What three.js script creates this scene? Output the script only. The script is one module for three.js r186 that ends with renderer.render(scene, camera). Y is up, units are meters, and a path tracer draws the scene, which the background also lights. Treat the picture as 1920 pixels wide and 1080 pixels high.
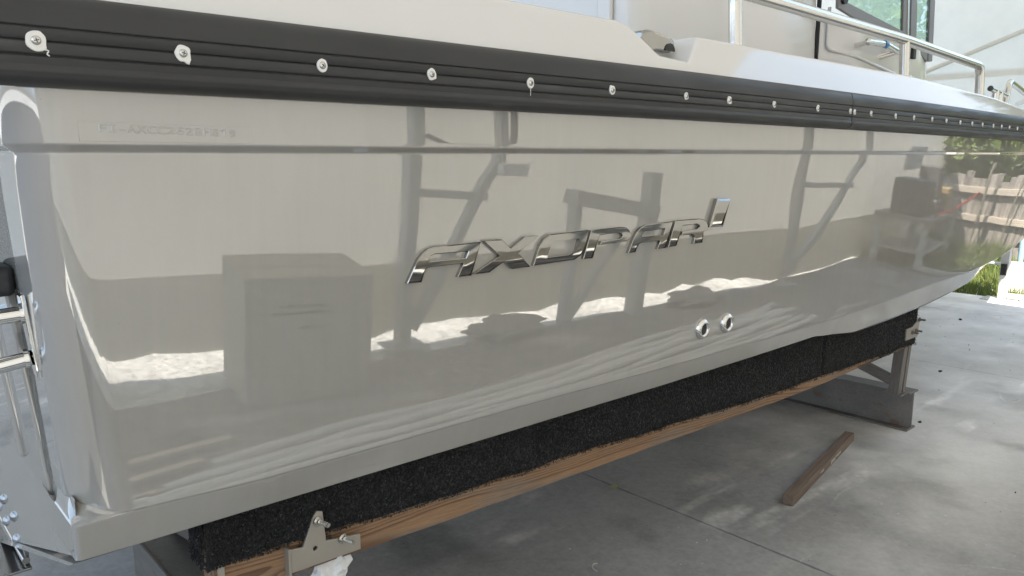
import * as THREE from 'three';
import { RoundedBoxGeometry } from 'three/addons/geometries/RoundedBoxGeometry.js';
import { mergeGeometries, mergeVertices, toCreasedNormals } from 'three/addons/utils/BufferGeometryUtils.js';
import { FontLoader } from 'three/addons/loaders/FontLoader.js';
import { TextGeometry } from 'three/addons/geometries/TextGeometry.js';

// ---------------------------------------------------------------- camera, sky, sun, exposure
const scene = new THREE.Scene();
const camera = new THREE.PerspectiveCamera(40.85, 16 / 9, 0.05, 400);
camera.position.set(0, 1.4, 1.2);
camera.lookAt(0 + 0.65955, 1.4 - 0.16859, 1.2 - 0.73251);
const SUN = new THREE.Vector3(-0.42, 0.78, 0.42).normalize();
const SKY_LEVEL = 1.0;
{ // hazy summer sky: pale near the horizon, soft blue overhead, thin cloud
  const w = 512, h = 256, d = new Float32Array(w * h * 4), fr = (x, y, s) => { const v = Math.sin(x * 127.1 + y * 311.7 + s * 74.7) * 43758.5453; return v - Math.floor(v); };
  const vn = (x, y, p, s) => { const xi = Math.floor(x), yi = Math.floor(y), u = x - xi, v = y - yi, a = u * u * (3 - 2 * u), b = v * v * (3 - 2 * v), m = k => ((k % p) + p) % p; return (fr(m(xi), yi, s) * (1 - a) + fr(m(xi + 1), yi, s) * a) * (1 - b) + (fr(m(xi), yi + 1, s) * (1 - a) + fr(m(xi + 1), yi + 1, s) * a) * b; };
  for (let j = 0; j < h; j++) for (let i = 0; i < w; i++) {
    const el = ((j + 0.5) / h - 0.5) * Math.PI, az = ((i + 0.5) / w - 0.5) * 2 * Math.PI, t = Math.max(0, Math.sin(el));
    const dx = Math.cos(el) * Math.cos(az), dz = Math.cos(el) * Math.sin(az), c = dx * SUN.x + t * SUN.y + dz * SUN.z;
    const k = Math.pow(t, 0.55), glow = 0.45 * Math.pow(Math.max(0, c), 6);
    let n = 0, am = 0.5, f = 6; for (let o = 0; o < 4; o++) { n += am * vn(i / w * f * 2, j / h * f, f * 2, o); am *= 0.5; f *= 2; }
    const cl = Math.min(1, Math.max(0, (n - 0.42) * 3)) * 0.55 * Math.min(1, t * 4), q = (j * w + i) * 4, L = SKY_LEVEL;
    const col = el < 0 ? [0.42, 0.41, 0.38] : [0.66 * (1 - k) + 0.20 * k, 0.80 * (1 - k) + 0.40 * k, 0.94 * (1 - k) + 0.72 * k];
    for (let e = 0; e < 3; e++) d[q + e] = L * (col[e] * (1 - cl) + cl * [1.0, 1.0, 1.0][e] + (el < 0 ? 0 : glow * [1, 0.95, 0.85][e]));
    d[q + 3] = 1;
  }
  const t = new THREE.DataTexture(d, w, h, THREE.RGBAFormat, THREE.FloatType); t.mapping = THREE.EquirectangularReflectionMapping; t.magFilter = t.minFilter = THREE.LinearFilter; t.needsUpdate = true;
  scene.background = t; scene.environment = t;
}
const sun = new THREE.DirectionalLight(0xfff3e2, 5);
sun.name = 'sun';
sun.position.copy(SUN).multiplyScalar(40).add(new THREE.Vector3(4, 0, 0));
sun.target.position.set(4, 0, 0);
sun.castShadow = true;
Object.assign(sun.shadow.camera, { left: -16, right: 16, top: 16, bottom: -16, near: 1, far: 90 });
sun.shadow.mapSize.set(4096, 4096); sun.shadow.bias = -0.0004;
scene.add(sun, sun.target);
const renderer = new THREE.WebGLRenderer({ antialias: true });
renderer.setSize(1024, 576);
renderer.toneMapping = THREE.LinearToneMapping;
renderer.toneMappingExposure = 2.8;
renderer.shadowMap.enabled = true;

// ---------------------------------------------------------------- helpers
let seed = 12345;
const rnd = () => { seed = (seed * 1664525 + 1013904223) >>> 0; return seed / 4294967296; };
const rr = (a, b) => a + (b - a) * rnd();
const lerp = (a, b, t) => a + (b - a) * t;
const sstep = (a, b, x) => { const t = Math.min(1, Math.max(0, (x - a) / (b - a))); return t * t * (3 - 2 * t); };
const V = (x, y, z) => new THREE.Vector3(x, y, z);
function table(xs, ys) {
  return x => {
    if (x <= xs[0]) return ys[0];
    for (let i = 1; i < xs.length; i++) if (x <= xs[i]) { const t = (x - xs[i - 1]) / (xs[i] - xs[i - 1]); return lerp(ys[i - 1], ys[i], t); }
    return ys[ys.length - 1];
  };
}
function hash(x, y, s) { let h = (x * 374761393 + y * 668265263 + s * 1442695041) | 0; h = Math.imul(h ^ (h >>> 13), 1274126177); return ((h ^ (h >>> 16)) >>> 0) / 4294967296; }
function vnoise(x, y, px, py, s = 0) {           // value noise, periodic in px, py
  const xi = Math.floor(x), yi = Math.floor(y), u = x - xi, v = y - yi;
  const a = u * u * (3 - 2 * u), b = v * v * (3 - 2 * v), m = (k, p) => ((k % p) + p) % p;
  const h = (i, j) => hash(m(xi + i, px), m(yi + j, py), s);
  return lerp(lerp(h(0, 0), h(1, 0), a), lerp(h(0, 1), h(1, 1), a), b);
}
function fbm(u, v, f, oct, s = 0, fy = f) { let t = 0, a = 0.5, n = 0; for (let o = 0; o < oct; o++) { t += a * vnoise(u * f, v * fy, f, fy, s + o); n += a; a *= 0.5; f *= 2; fy *= 2; } return t / n; }
const n2 = (x, y, s = 0) => vnoise(x, y, 4096, 4096, s);
function dataTex(w, h, fn, srgb, rx = 1, ry = 1) {
  const d = new Uint8Array(w * h * 4);
  for (let j = 0; j < h; j++) for (let i = 0; i < w; i++) {
    const c = fn(i / w, j / h), k = (j * w + i) * 4;
    d[k] = Math.max(0, Math.min(255, c[0] * 255)); d[k + 1] = Math.max(0, Math.min(255, c[1] * 255)); d[k + 2] = Math.max(0, Math.min(255, c[2] * 255)); d[k + 3] = 255;
  }
  const t = new THREE.DataTexture(d, w, h, THREE.RGBAFormat);
  t.wrapS = t.wrapT = THREE.RepeatWrapping; t.magFilter = THREE.LinearFilter; t.minFilter = THREE.LinearMipmapLinearFilter; t.generateMipmaps = true;
  if (srgb) t.colorSpace = THREE.SRGBColorSpace;
  t.repeat.set(rx, ry); t.needsUpdate = true; return t;
}
const S = c => c <= 0.0031308 ? c * 12.92 : 1.055 * Math.pow(c, 1 / 2.4) - 0.055;   // linear to sRGB for colour maps
const lin = (r, g, b) => new THREE.Color().setRGB(r, g, b);
const used = {};
function numbered(n) { used[n] = (used[n] ?? -1) + 1; return used[n] ? `${n}_${String(used[n]).padStart(3, '0')}` : n; }
function thing(name, label, category, at = [0, 0, 0], group) {
  const o = new THREE.Group(); o.name = numbered(name); o.position.set(...at); o.userData = { label, category };
  if (group) o.userData.group = group;
  scene.add(o); o.userData.at = undefined; delete o.userData.at; return o;
}
const originOf = o => { const p = V(0, 0, 0); for (let q = o; q && q !== scene; q = q.parent) p.add(q.position); return p; };
function part(name, geo, mat, parent, label) {     // geometry in world coordinates, put under its thing
  const m = new THREE.Mesh(geo, mat); const o = originOf(parent);
  geo.translate(-o.x, -o.y, -o.z); m.name = name; m.castShadow = m.receiveShadow = true;
  if (label) m.userData.label = label;
  parent.add(m); return m;
}
function solo(name, label, category, geo, mat, group) {   // a thing of one mesh; geometry in world coordinates
  geo.computeBoundingBox(); const b = geo.boundingBox, c = b.getCenter(V(0, 0, 0)), y0 = b.min.y;
  const m = new THREE.Mesh(geo, mat); geo.translate(-c.x, -y0, -c.z); m.position.set(c.x, y0, c.z);
  m.name = numbered(name); m.castShadow = m.receiveShadow = true;
  m.userData = category ? { label, category } : { kind: label };
  if (group) m.userData.group = group;
  scene.add(m); return m;
}
function clean(g) { g = g.index ? g.toNonIndexed() : g; for (const k of Object.keys(g.attributes)) if (!['position', 'normal', 'uv'].includes(k)) g.deleteAttribute(k); if (!g.attributes.uv) g.setAttribute('uv', new THREE.Float32BufferAttribute(new Float32Array(g.attributes.position.count * 2), 2)); return g; }
const merge = a => mergeGeometries(a.map(clean));
function box(x0, x1, y0, y1, z0, z1, r = 0.003) {
  const w = x1 - x0, h = y1 - y0, d = z1 - z0;
  const g = r > 0 ? new RoundedBoxGeometry(w, h, d, 2, Math.min(r, w / 2.1, h / 2.1, d / 2.1)) : new THREE.BoxGeometry(w, h, d);
  g.translate((x0 + x1) / 2, (y0 + y1) / 2, (z0 + z1) / 2); return g;
}
function beam(a, b, w, h, r = 0.002) {              // a rectangular bar from a to b
  const d = b.clone().sub(a), L = d.length(); const g = new RoundedBoxGeometry(L, h, w, 2, r);
  const X = d.normalize(), Z = V(0, 1, 0).cross(X).length() < 0.05 ? V(0, 0, 1) : X.clone().cross(V(0, 1, 0)).normalize(), Y = Z.clone().cross(X);
  g.applyMatrix4(new THREE.Matrix4().makeBasis(X, Y, Z)); const c = a.clone().add(b).multiplyScalar(0.5); g.translate(c.x, c.y, c.z); return g;
}
function rod(a, b, r, seg = 14) {
  const d = b.clone().sub(a), g = new THREE.CylinderGeometry(r, r, d.length(), seg);
  g.applyQuaternion(new THREE.Quaternion().setFromUnitVectors(V(0, 1, 0), d.clone().normalize())); const c = a.clone().add(b).multiplyScalar(0.5); g.translate(c.x, c.y, c.z); return g;
}
function bent(points, r, fillet = 0.05, seg = 12) {  // a tube along straight runs with rounded bends
  const path = new THREE.CurvePath(); let from = points[0];
  for (let i = 1; i < points.length - 1; i++) {
    const p = points[i], a = p.clone().add(points[i - 1].clone().sub(p).setLength(fillet)), b = p.clone().add(points[i + 1].clone().sub(p).setLength(fillet));
    path.add(new THREE.LineCurve3(from, a)); path.add(new THREE.QuadraticBezierCurve3(a, p, b)); from = b;
  }
  path.add(new THREE.LineCurve3(from, points[points.length - 1]));
  return new THREE.TubeGeometry(path, 60, r, seg, false);
}
const hoseGeo = (pts, r, seg = 90) => new THREE.TubeGeometry(new THREE.CatmullRomCurve3(pts), seg, r, 8, false);
function grid(rows, cols, at, uv) {                 // an indexed sheet, at(i, j) -> [x, y, z]
  const p = [], t = [], ix = [];
  for (let j = 0; j < rows; j++) for (let i = 0; i < cols; i++) { const q = at(i, j); p.push(q[0], q[1], q[2]); const w = uv ? uv(i, j, q) : [i / (cols - 1), j / (rows - 1)]; t.push(w[0], w[1]); }
  for (let j = 0; j < rows - 1; j++) for (let i = 0; i < cols - 1; i++) { const a = j * cols + i, b = a + 1, c = a + cols, d = c + 1; ix.push(a, c, b, b, c, d); }
  const g = new THREE.BufferGeometry(); g.setAttribute('position', new THREE.Float32BufferAttribute(p, 3)); g.setAttribute('uv', new THREE.Float32BufferAttribute(t, 2)); g.setIndex(ix); g.computeVertexNormals(); return g;
}
function shapeOf(pts, holes = []) { const s = new THREE.Shape(pts.map(p => new THREE.Vector2(...p))); for (const h of holes) s.holes.push(new THREE.Path(h.map(p => new THREE.Vector2(...p)))); return s; }
function plate(pts, z0, depth, bevel = 0.002, holes = []) {  // outline in x, y extruded towards +z
  const g = new THREE.ExtrudeGeometry(shapeOf(pts, holes), { depth: depth - 2 * bevel, bevelEnabled: bevel > 0, bevelSize: bevel, bevelThickness: bevel, bevelOffset: -bevel, bevelSegments: 2, curveSegments: 8 });
  g.translate(0, 0, z0 + bevel); return g;
}

// ---------------------------------------------------------------- materials
const MS = o => new THREE.MeshStandardMaterial(o), MP = o => new THREE.MeshPhysicalMaterial(o);
const concreteHeight = (u, v) => 0.5 * fbm(u, v, 24, 4, 3) + 0.5 * fbm(u, v, 200, 2, 9);
const strokes = new Float32Array(2048 * 2048);   // scuffs, scrapes and tyre marks drawn as short arcs
for (let k = 0; k < 420; k++) {
  const L = 20 + 120 * Math.pow(rnd(), 2), a0 = rr(0, 6.28), cur = rr(-0.012, 0.012), wd = rnd() < 0.8 ? 1 : 2, val = (rnd() < 0.72 ? 1 : -0.8) * rr(0.04, 0.16); let x = rr(0, 2048), y = rr(600, 2048), a = a0;
  for (let q = 0; q < L; q++) { x += Math.cos(a); y += Math.sin(a); a += cur + rr(-0.04, 0.04); const f = Math.sin(q / L * Math.PI) * (n2(q * 0.2, k, 5) > 0.35 ? 1 : 0.2); for (let e = 0; e < wd; e++) { const i = (((y + e) | 0) & 2047) * 2048 + ((x | 0) & 2047); strokes[i] += val * f; } }
}
for (let k = 0; k < 2600; k++) { const x = rr(1, 2046) | 0, y = rr(500, 2046) | 0, v = rnd() < 0.7 ? rr(0.08, 0.3) : -rr(0.08, 0.2); strokes[y * 2048 + x] += v; if (rnd() < 0.3) strokes[y * 2048 + x + 1] += v * 0.7; }
const concreteMap = dataTex(2048, 2048, (u, v) => {
  const big = fbm(u, v, 8, 5, 21), mid = fbm(u, v, 34, 4, 5), fine = fbm(u, v, 400, 2, 8);
  const streak = fbm(u, v, 15, 4, 31, 70);
  let l = 0.33 + 0.17 * (big - 0.5) + 0.12 * (mid - 0.5) + 0.06 * (fine - 0.5);
  const scuff = sstep(0.60, 0.78, streak) * sstep(0.42, 0.62, fbm(u, v, 14, 3, 77));
  l += 0.22 * scuff * (0.5 + fine);
  const X = u * 9.6 - 0.8, Z = v * 9.6 - 6.4;   // pale dust plus daylight from the yard end, painted into the floor colour
  const dustLight = (1 - sstep(0.1, 0.7, Z + 0.4 * (mid - 0.5))) * sstep(2.5, 4.6, X + 0.9 * (Z + 0.2) + 2.2 * (big - 0.5) + 1.2 * (mid - 0.5));
  l += dustLight * (0.34 + 0.26 * (mid - 0.4)) + 0.05 * dustLight * (streak - 0.4);
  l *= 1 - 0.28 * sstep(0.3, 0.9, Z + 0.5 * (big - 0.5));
  const dirt = sstep(0.62, 0.8, fbm(u, v, 21, 4, 55));
  l *= 1 - 0.35 * dirt;
  l = Math.max(0.03, l + 0.05 * (vnoise(u * 1024, v * 1024, 1024, 1024, 44) - 0.5) + strokes[Math.min(2047, Math.round(v * 2048)) * 2048 + Math.min(2047, Math.round(u * 2048))]);
  const w = 0.02 * (fbm(u, v, 7, 3, 41) - 0.5) + 0.008 * scuff + 0.012 * dustLight;
  return [S(l * 1.015 + w), S(l * 0.985 + w * 0.6), S(l * 0.955 - w)];
}, true);
const concreteBump = dataTex(1024, 1024, (u, v) => { const h = concreteHeight(u, v); return [h, h, h]; }, false);
const concreteRough = dataTex(512, 512, (u, v) => { const h = 0.55 + 0.35 * fbm(u, v, 12, 4, 14); return [h, h, h]; }, false);
const woodMap = dataTex(2048, 256, (u, v) => {      // u along the grain; growth rings of uneven width, knots, grey weathering
  let d2 = 0; const knots = [[0.16, 0.35, 0.035], [0.29, 0.62, 0.02], [0.62, 0.4, 0.028], [0.83, 0.55, 0.022]]; let kn = 0;
  for (const [a, b, r] of knots) { const q = Math.hypot((u - a) * 2.2, (v - b) * 0.32) / r; d2 += 1.4 * Math.exp(-q * q * 0.22) * Math.sign(v - b); kn = Math.max(kn, 1 - sstep(0.35, 0.75, q * 2.2)); }
  const w = fbm(u, v, 3, 3, 4, 2), k = v * 13 + w * 4.5 + 0.9 * fbm(u, v, 7, 3, 8, 4) + d2 + 0.9 * Math.sin(v * 19 + 3 * w);
  const ring = k - Math.floor(k), late = sstep(0.35, 0.9, ring) * (1 - sstep(0.94, 1, ring)) * (0.45 + 0.75 * hash(Math.floor(k), 3, 9));
  const f = fbm(u, v, 60, 3, 6, 140), d = 0.72 + 0.56 * f, g = sstep(0.45, 0.75, fbm(u, v, 9, 4, 71, 6));
  const c = [lerp(0.30, 0.105, late) * d, lerp(0.185, 0.052, late) * d, lerp(0.105, 0.027, late) * d], grey = 0.19 * d;
  return c.map((x, i) => S(lerp(lerp(x, grey * [1.05, 0.95, 0.82][i], 0.55 * g), [0.03, 0.014, 0.008][i], kn)));
}, true);
const woodBump = dataTex(512, 256, (u, v) => { const f = fbm(u, v, 16, 3, 6, 90); return [f, f, f]; }, false);
const greyWoodMap = dataTex(512, 256, (u, v) => { const f = fbm(u, v, 6, 4, 16, 60), b = fbm(u, v, 4, 3, 18), l = 0.16 + 0.22 * f + 0.1 * (b - 0.5); return [S(l * 1.05), S(l * 0.95), S(l * 0.84)]; }, true);
const carpetMap = dataTex(1024, 512, (u, v) => {
  const f = fbm(u, v, 260, 2, 4, 130), g = fbm(u, v, 10, 3, 9), k = sstep(0.40, 0.8, f);
  let l = 0.004 + 0.032 * k * (0.6 + 0.8 * g); const fleck = vnoise(u * 512, v * 256, 512, 256, 71) > 0.975 ? 0.14 : 0;
  return [S(l + fleck), S(l * 1.02 + fleck), S(l * 1.03 + fleck * 0.95)];
}, true);
const carpetBump = dataTex(1024, 512, (u, v) => { const f = fbm(u, v, 260, 2, 4, 130); return [f, f, f]; }, false);
const steelMap = dataTex(512, 512, (u, v) => { const f = fbm(u, v, 8, 5, 61), g = fbm(u, v, 120, 2, 62), l = 0.17 + 0.09 * (f - 0.5) + 0.05 * (g - 0.5); const rust = sstep(0.66, 0.8, fbm(u, v, 12, 4, 63)); return [S(lerp(l, 0.16, rust * 0.7)), S(lerp(l * 1.0, 0.10, rust * 0.7)), S(lerp(l * 1.02, 0.06, rust * 0.7))]; }, true);
const clothMap = dataTex(512, 512, (u, v) => { const f = fbm(u, v, 5, 5, 81), g = fbm(u, v, 30, 3, 82), l = 0.78 + 0.10 * (f - 0.5) + 0.05 * (g - 0.5); return [S(l), S(l * 0.985), S(l * 0.95)]; }, true);
const gravelMap = dataTex(1024, 1024, (u, v) => { const f = fbm(u, v, 90, 3, 84), g = fbm(u, v, 6, 4, 85), l = 0.62 + 0.5 * (f - 0.5) + 0.25 * (g - 0.5); return [S(l), S(l * 0.985), S(l * 0.92)]; }, true);
const gravelBump = dataTex(512, 512, (u, v) => { const f = fbm(u, v, 60, 3, 86); return [f, f, f]; }, false);

const gelRough = dataTex(1024, 1024, (u, v) => {    // polished gelcoat with faint wiping smears and dust
  const a = fbm(u, v, 6, 4, 121), b = fbm(u, v, 40, 3, 122, 10), c = fbm(u, v, 200, 2, 123);
  const r = 0.018 + 0.05 * sstep(0.56, 0.8, a) * sstep(0.45, 0.7, b) + 0.02 * sstep(0.6, 0.85, c); return [r, r, r];
}, false, 1, 1);
const gelMap = dataTex(1024, 1024, (u, v) => {      // settled dust and dried run marks on the gelcoat, very faint
  const a = fbm(u, v, 4, 5, 131), b = fbm(u, v, 60, 3, 132, 5), k = 1 + 0.07 * (a - 0.5) + 0.05 * (b - 0.5), sp = vnoise(u * 300, v * 300, 300, 300, 133) > 0.9985 ? 0.45 : 1;
  return [S(0.315 * k * sp), S(0.305 * k * sp), S(0.280 * k * sp)];
}, true);
const rubberMap = dataTex(1024, 256, (u, v) => { const a = fbm(u, v, 4, 4, 141, 8), b = fbm(u, v, 10, 4, 142, 90), c = sstep(0.62, 0.85, b) * sstep(0.4, 0.7, a), l = 0.034 + 0.014 * (a - 0.5) + 0.028 * c; return [S(l), S(l * 1.01), S(l * 1.04)]; }, true);
const rubberRough = dataTex(512, 256, (u, v) => { const r = 0.36 + 0.25 * fbm(u, v, 6, 4, 143, 40); return [r, r, r]; }, false);
const M = {
  gel: MP({ map: gelMap, roughness: 1, roughnessMap: gelRough, ior: 2.6 }),
  deck: MP({ color: lin(0.69, 0.68, 0.665), roughness: 0.06, ior: 1.6 }),
  rubber: MP({ map: rubberMap, roughnessMap: rubberRough, roughness: 1, specularIntensity: 0.9 }),
  sealant: MS({ color: lin(0.80, 0.79, 0.76), roughness: 0.5 }),
  chrome: MS({ color: lin(0.76, 0.76, 0.75), metalness: 1, roughness: 0.06 }),
  badge: MS({ color: lin(0.35, 0.345, 0.33), metalness: 1, roughness: 0.05 }),
  inox: MS({ color: lin(0.70, 0.69, 0.66), metalness: 1, roughness: 0.16 }),
  screw: MS({ color: lin(0.62, 0.61, 0.59), metalness: 1, roughness: 0.25, vertexColors: true }),
  black: MS({ color: lin(0.012, 0.012, 0.013), roughness: 0.5 }),
  darkFrame: MS({ color: lin(0.20, 0.20, 0.205), roughness: 0.45 }),
  glass: MP({ color: lin(0.78, 0.90, 0.85), roughness: 0, transmission: 1, thickness: 0, ior: 1.5 }),
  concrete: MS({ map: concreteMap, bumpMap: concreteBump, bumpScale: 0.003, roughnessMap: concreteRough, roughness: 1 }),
  wood: MS({ map: woodMap, color: lin(0.86, 0.84, 0.82), bumpMap: woodBump, bumpScale: 0.0015, roughness: 0.75 }),
  greyWood: MS({ map: greyWoodMap, bumpMap: woodBump, bumpScale: 0.002, roughness: 0.85 }),
  carpet: MS({ map: carpetMap, bumpMap: carpetBump, bumpScale: 0.004, roughness: 1 }),
  steel: MS({ map: steelMap, color: lin(1.1, 1.0, 0.88), roughness: 0.5, metalness: 0.35 }),
  galv: MS({ color: lin(0.40, 0.37, 0.32), roughness: 0.42, metalness: 0.55 }),
  grey: MS({ color: lin(0.50, 0.51, 0.50), roughness: 0.6 }),
  cloth: MP({ map: clothMap, color: lin(1, 0.965, 0.90), roughness: 1, transmission: 0.25, thickness: 0, specularIntensity: 0.2, side: THREE.DoubleSide }),
  roofCloth: MP({ map: clothMap, color: lin(1, 0.97, 0.91), roughness: 1, transmission: 0.13, thickness: 0, specularIntensity: 0.2, side: THREE.DoubleSide }),
  cloth2: MP({ map: clothMap, color: lin(1, 0.965, 0.90), roughness: 1, transmission: 0.6, thickness: 0, specularIntensity: 0.2, side: THREE.DoubleSide }),
  gravel: MS({ map: gravelMap, bumpMap: gravelBump, bumpScale: 0.01, roughness: 1 }),
  white: MS({ color: lin(0.78, 0.78, 0.76), roughness: 0.6 }),
  card: MS({ color: lin(0.44, 0.41, 0.345), roughness: 0.85 }),
};

// ---------------------------------------------------------------- ground and floor
{
  const g = new THREE.PlaneGeometry(240, 240, 1, 1); g.rotateX(-Math.PI / 2); g.translate(0, -0.03, 0);
  const uv = g.attributes.uv; for (let i = 0; i < uv.count; i++) uv.setXY(i, uv.getX(i) * 100, uv.getY(i) * 100);
  solo('ground', 'structure', null, g, M.gravel);
  const ag = grid(2, 2, (i, j) => [lerp(-60, -0.74, i), -0.006, lerp(2.0, -60, j)], (i, j) => [i * 30, j * 30]);  // two unseen dark sheets, added to cut bright sunlit ground off the stern
  solo('added_dark_yard', 'structure', null, ag, MS({ map: steelMap, color: lin(0.36, 0.36, 0.37), roughness: 0.95 }));
  solo('added_dark_yard', 'structure', null, grid(2, 2, (i, j) => [lerp(-60, -2.3, i), -0.010, lerp(45, 2.004, j)], (i, j) => [i * 30, j * 25]), MS({ map: steelMap, color: lin(0.36, 0.36, 0.37), roughness: 0.95 }));
  const floor = new THREE.Group(); floor.name = 'concrete_floor'; floor.userData = { kind: 'structure' }; scene.add(floor);
  const xs = [-0.73, 2.425, 5.577, 8.72], zs = [-6.2, -2.9, 2.02];
  for (let a = 0; a < xs.length - 1; a++) for (let b = 0; b < zs.length - 1; b++) {
    const x0 = xs[a] + 0.0035, x1 = xs[a + 1] - 0.0035, z0 = zs[b] + 0.003, z1 = zs[b + 1] - 0.003, o = [];
    const N = 90, j = (p, q, s) => 0.003 * (n2(p * 30, q * 30, s) - 0.5) + 0.006 * Math.max(0, n2(p * 9, q * 9, s + 3) - 0.72) * 4 * (n2(p * 60, q * 60, s + 5));
    for (let i = 0; i < N; i++) { const z = lerp(z0, z1, i / N); o.push([x1 - Math.abs(j(z, a, 2)), z]); }
    for (let i = 0; i < 30; i++) { const x = lerp(x1, x0, i / 30); o.push([x, z1 - Math.abs(j(x, b, 4))]); }
    for (let i = 0; i < N; i++) { const z = lerp(z1, z0, i / N); o.push([x0 + Math.abs(j(z, a, 12)), z]); }
    for (let i = 0; i < 30; i++) { const x = lerp(x0, x1, i / 30); o.push([x, z0 + Math.abs(j(x, b, 14))]); }
    const s = shapeOf(o.map(p => [p[0], -p[1]])), g = new THREE.ExtrudeGeometry(s, { depth: 0.026, bevelEnabled: true, bevelSize: 0.002, bevelThickness: 0.002, bevelOffset: -0.002, bevelSegments: 1 });
    g.rotateX(-Math.PI / 2); g.translate(0, -0.028, 0);
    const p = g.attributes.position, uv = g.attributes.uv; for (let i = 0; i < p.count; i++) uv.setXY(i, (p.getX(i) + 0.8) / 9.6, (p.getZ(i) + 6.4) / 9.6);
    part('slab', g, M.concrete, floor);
  }
}

// ---------------------------------------------------------------- fabric shelter round the boat
function cloth(name, label, cols, rows, at, mat = M.cloth) {
  const g = grid(rows, cols, at, (i, j, q) => [(q[0] + q[2]) / 3, (q[1] + q[2] * 0.3) / 3]);
  return solo(name, label, 'fabric wall', g, mat);
}
const zWall = x => 2.40 - 0.07 * (Math.min(6, Math.max(-1, x)) - 0.8);
const hemY = x => lerp(0.068 + 0.04 * (n2(x * 2.2, 1, 5) - 0.5) + 0.04 * (n2(x * 7, 1, 6) - 0.5), 0.005, sstep(6.0, 6.5, x));
const wob = (a, b, s) => 0.05 * (n2(a * 0.9, b * 0.9, s) - 0.5) + 0.025 * (n2(a * 3, b * 2.2, s + 1) - 0.5) + 0.008 * (n2(a * 9, b * 6, s + 2) - 0.5);
cloth('fabric_wall', 'white fabric side wall with a bright gap under its hem, mirrored along the hull', 160, 50, (i, j) => {
  const x = lerp(-2.2, 12.1, i / 159), hem = hemY(x), y = lerp(hem, lerp(3.7, 1.65, sstep(7.2, 8.8, x)), j / 49); return [x, y, zWall(x) + wob(x, y, 40)];
});
{
  const w = scene.children[scene.children.length - 1];   // a doubled, dirtier skirt sewn along the foot of the wall
  part('skirt', grid(8, 160, (i, j) => { const x = lerp(-2.2, 12.1, i / 159), y = lerp(hemY(x) - 0.004, 0.47 + 0.03 * (n2(x * 1.3, 2, 8) - 0.5), j / 7); return [x, y, zWall(x) + wob(x, y, 40) - 0.008 - 0.012 * n2(x * 6, y * 5, 9)]; }, (i, j, q) => [q[0] / 2, q[1] / 2]), MP({ map: clothMap, color: lin(0.97, 0.93, 0.85), roughness: 1, transmission: 0.19, thickness: 0, specularIntensity: 0.2, side: THREE.DoubleSide }), w);
}
cloth('fabric_wall', 'white fabric side wall behind the far side of the boat', 80, 30, (i, j) => {
  const x = lerp(-2.2, 10.4, i / 79), y = lerp(0.05, 4.3, j / 29); return [x, y, -6.3 + wob(x, y, 50)];
});
{
  const g = grid(40, 70, (i, j) => { const x = lerp(-3.1, 6.2, i / 69), z = lerp(-6.3, 2.62, j / 39), t = j / 39; return [x, 3.6 + 0.7 * (1 - t) + 0.5 * Math.sin(t * Math.PI) + wob(x, z, 60), z]; }, (i, j, q) => [q[0] / 3, q[2] / 3]);
  solo('fabric_roof', 'large white fabric roof stretched over the stern and middle of the boat', 'fabric roof', g, M.roofCloth);
  solo('fabric_roof', 'unseen white fabric roof strip added over the bow to shade the end curtain', 'fabric roof', grid(24, 20, (i, j) => { const x = lerp(6.21, 10.45, i / 19), z = lerp(-6.3, 0.45, j / 23); return [x, 4.32 - 0.02 * z * z * 0.3 + wob(x, z, 62), z]; }, (i, j, q) => [q[0] / 3, q[2] / 3]), M.roofCloth);  // unseen strip, added to keep direct sun off the end curtain
  const w = thing('fabric_curtain', 'white fabric end curtain with a sloping pole and a long hem, beyond the bow', 'fabric curtain', [10.5, 0, -5]);
  part('upper_panel', grid(26, 60, (i, j) => { const z = lerp(-9.5, -0.75, i / 59), y = lerp(2.315 + 0.008 * (n2(z * 5, 2, 3)), 4.6, j / 25); return [10.485 + wob(z, y, 70) * 0.6 * Math.min(1, j / 5), y, z]; }, (i, j, q) => [q[2] / 3, q[1] / 3]), M.cloth2, w);
  part('lower_panel', grid(16, 60, (i, j) => { const z = lerp(-9.5, -0.75, i / 59), y = lerp(1.25, 2.40, j / 15); return [10.50 + wob(z, y, 75) * 0.6, y, z]; }, (i, j, q) => [q[2] / 3, q[1] / 3]), M.cloth2, w);
  part('pole', rod(V(10.452, 2.05, -3.75), V(10.452, 3.12, -0.85), 0.026), MS({ color: lin(0.66, 0.64, 0.58), roughness: 0.6 }), w);
}
// steel frames standing along the fabric wall (seen in the hull's gloss)
function frame(name, label, x, dx, group) {
  const t = thing(name, label, 'steel frame', [x, 0, 2.05], group), z = zWall(x) - 0.13;
  part('post', beam(V(x, 0, z), V(x, 3.5, z), 0.07, 0.07), M.grey, t);
  part('brace', beam(V(x + 0.05, 0.1, z), V(x + dx, 1.08, z), 0.06, 0.06), M.grey, t);
  part('upper_brace', beam(V(x + dx, 1.08, z), V(x + dx * 0.9, 2.6, z), 0.06, 0.06), M.grey, t);
  part('strut', beam(V(x + 0.03, 0.88, z), V(x + dx * 0.9, 0.84, z), 0.035, 0.045), M.grey, t);
  part('base_plate', box(x - 0.11, x + 0.13, 0, 0.012, z - 0.09, z + 0.09), M.grey, t);
  return t;
}
frame('steel_truss', 'grey steel frame with forked brace mirrored above the first emblem letter', 2.42, 0.62, 'steel frames along the fabric wall');
frame('steel_truss', 'grey steel frame with forked brace mirrored right of the two drain fittings', 6.4, 1.5, 'steel frames along the fabric wall');
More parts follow.
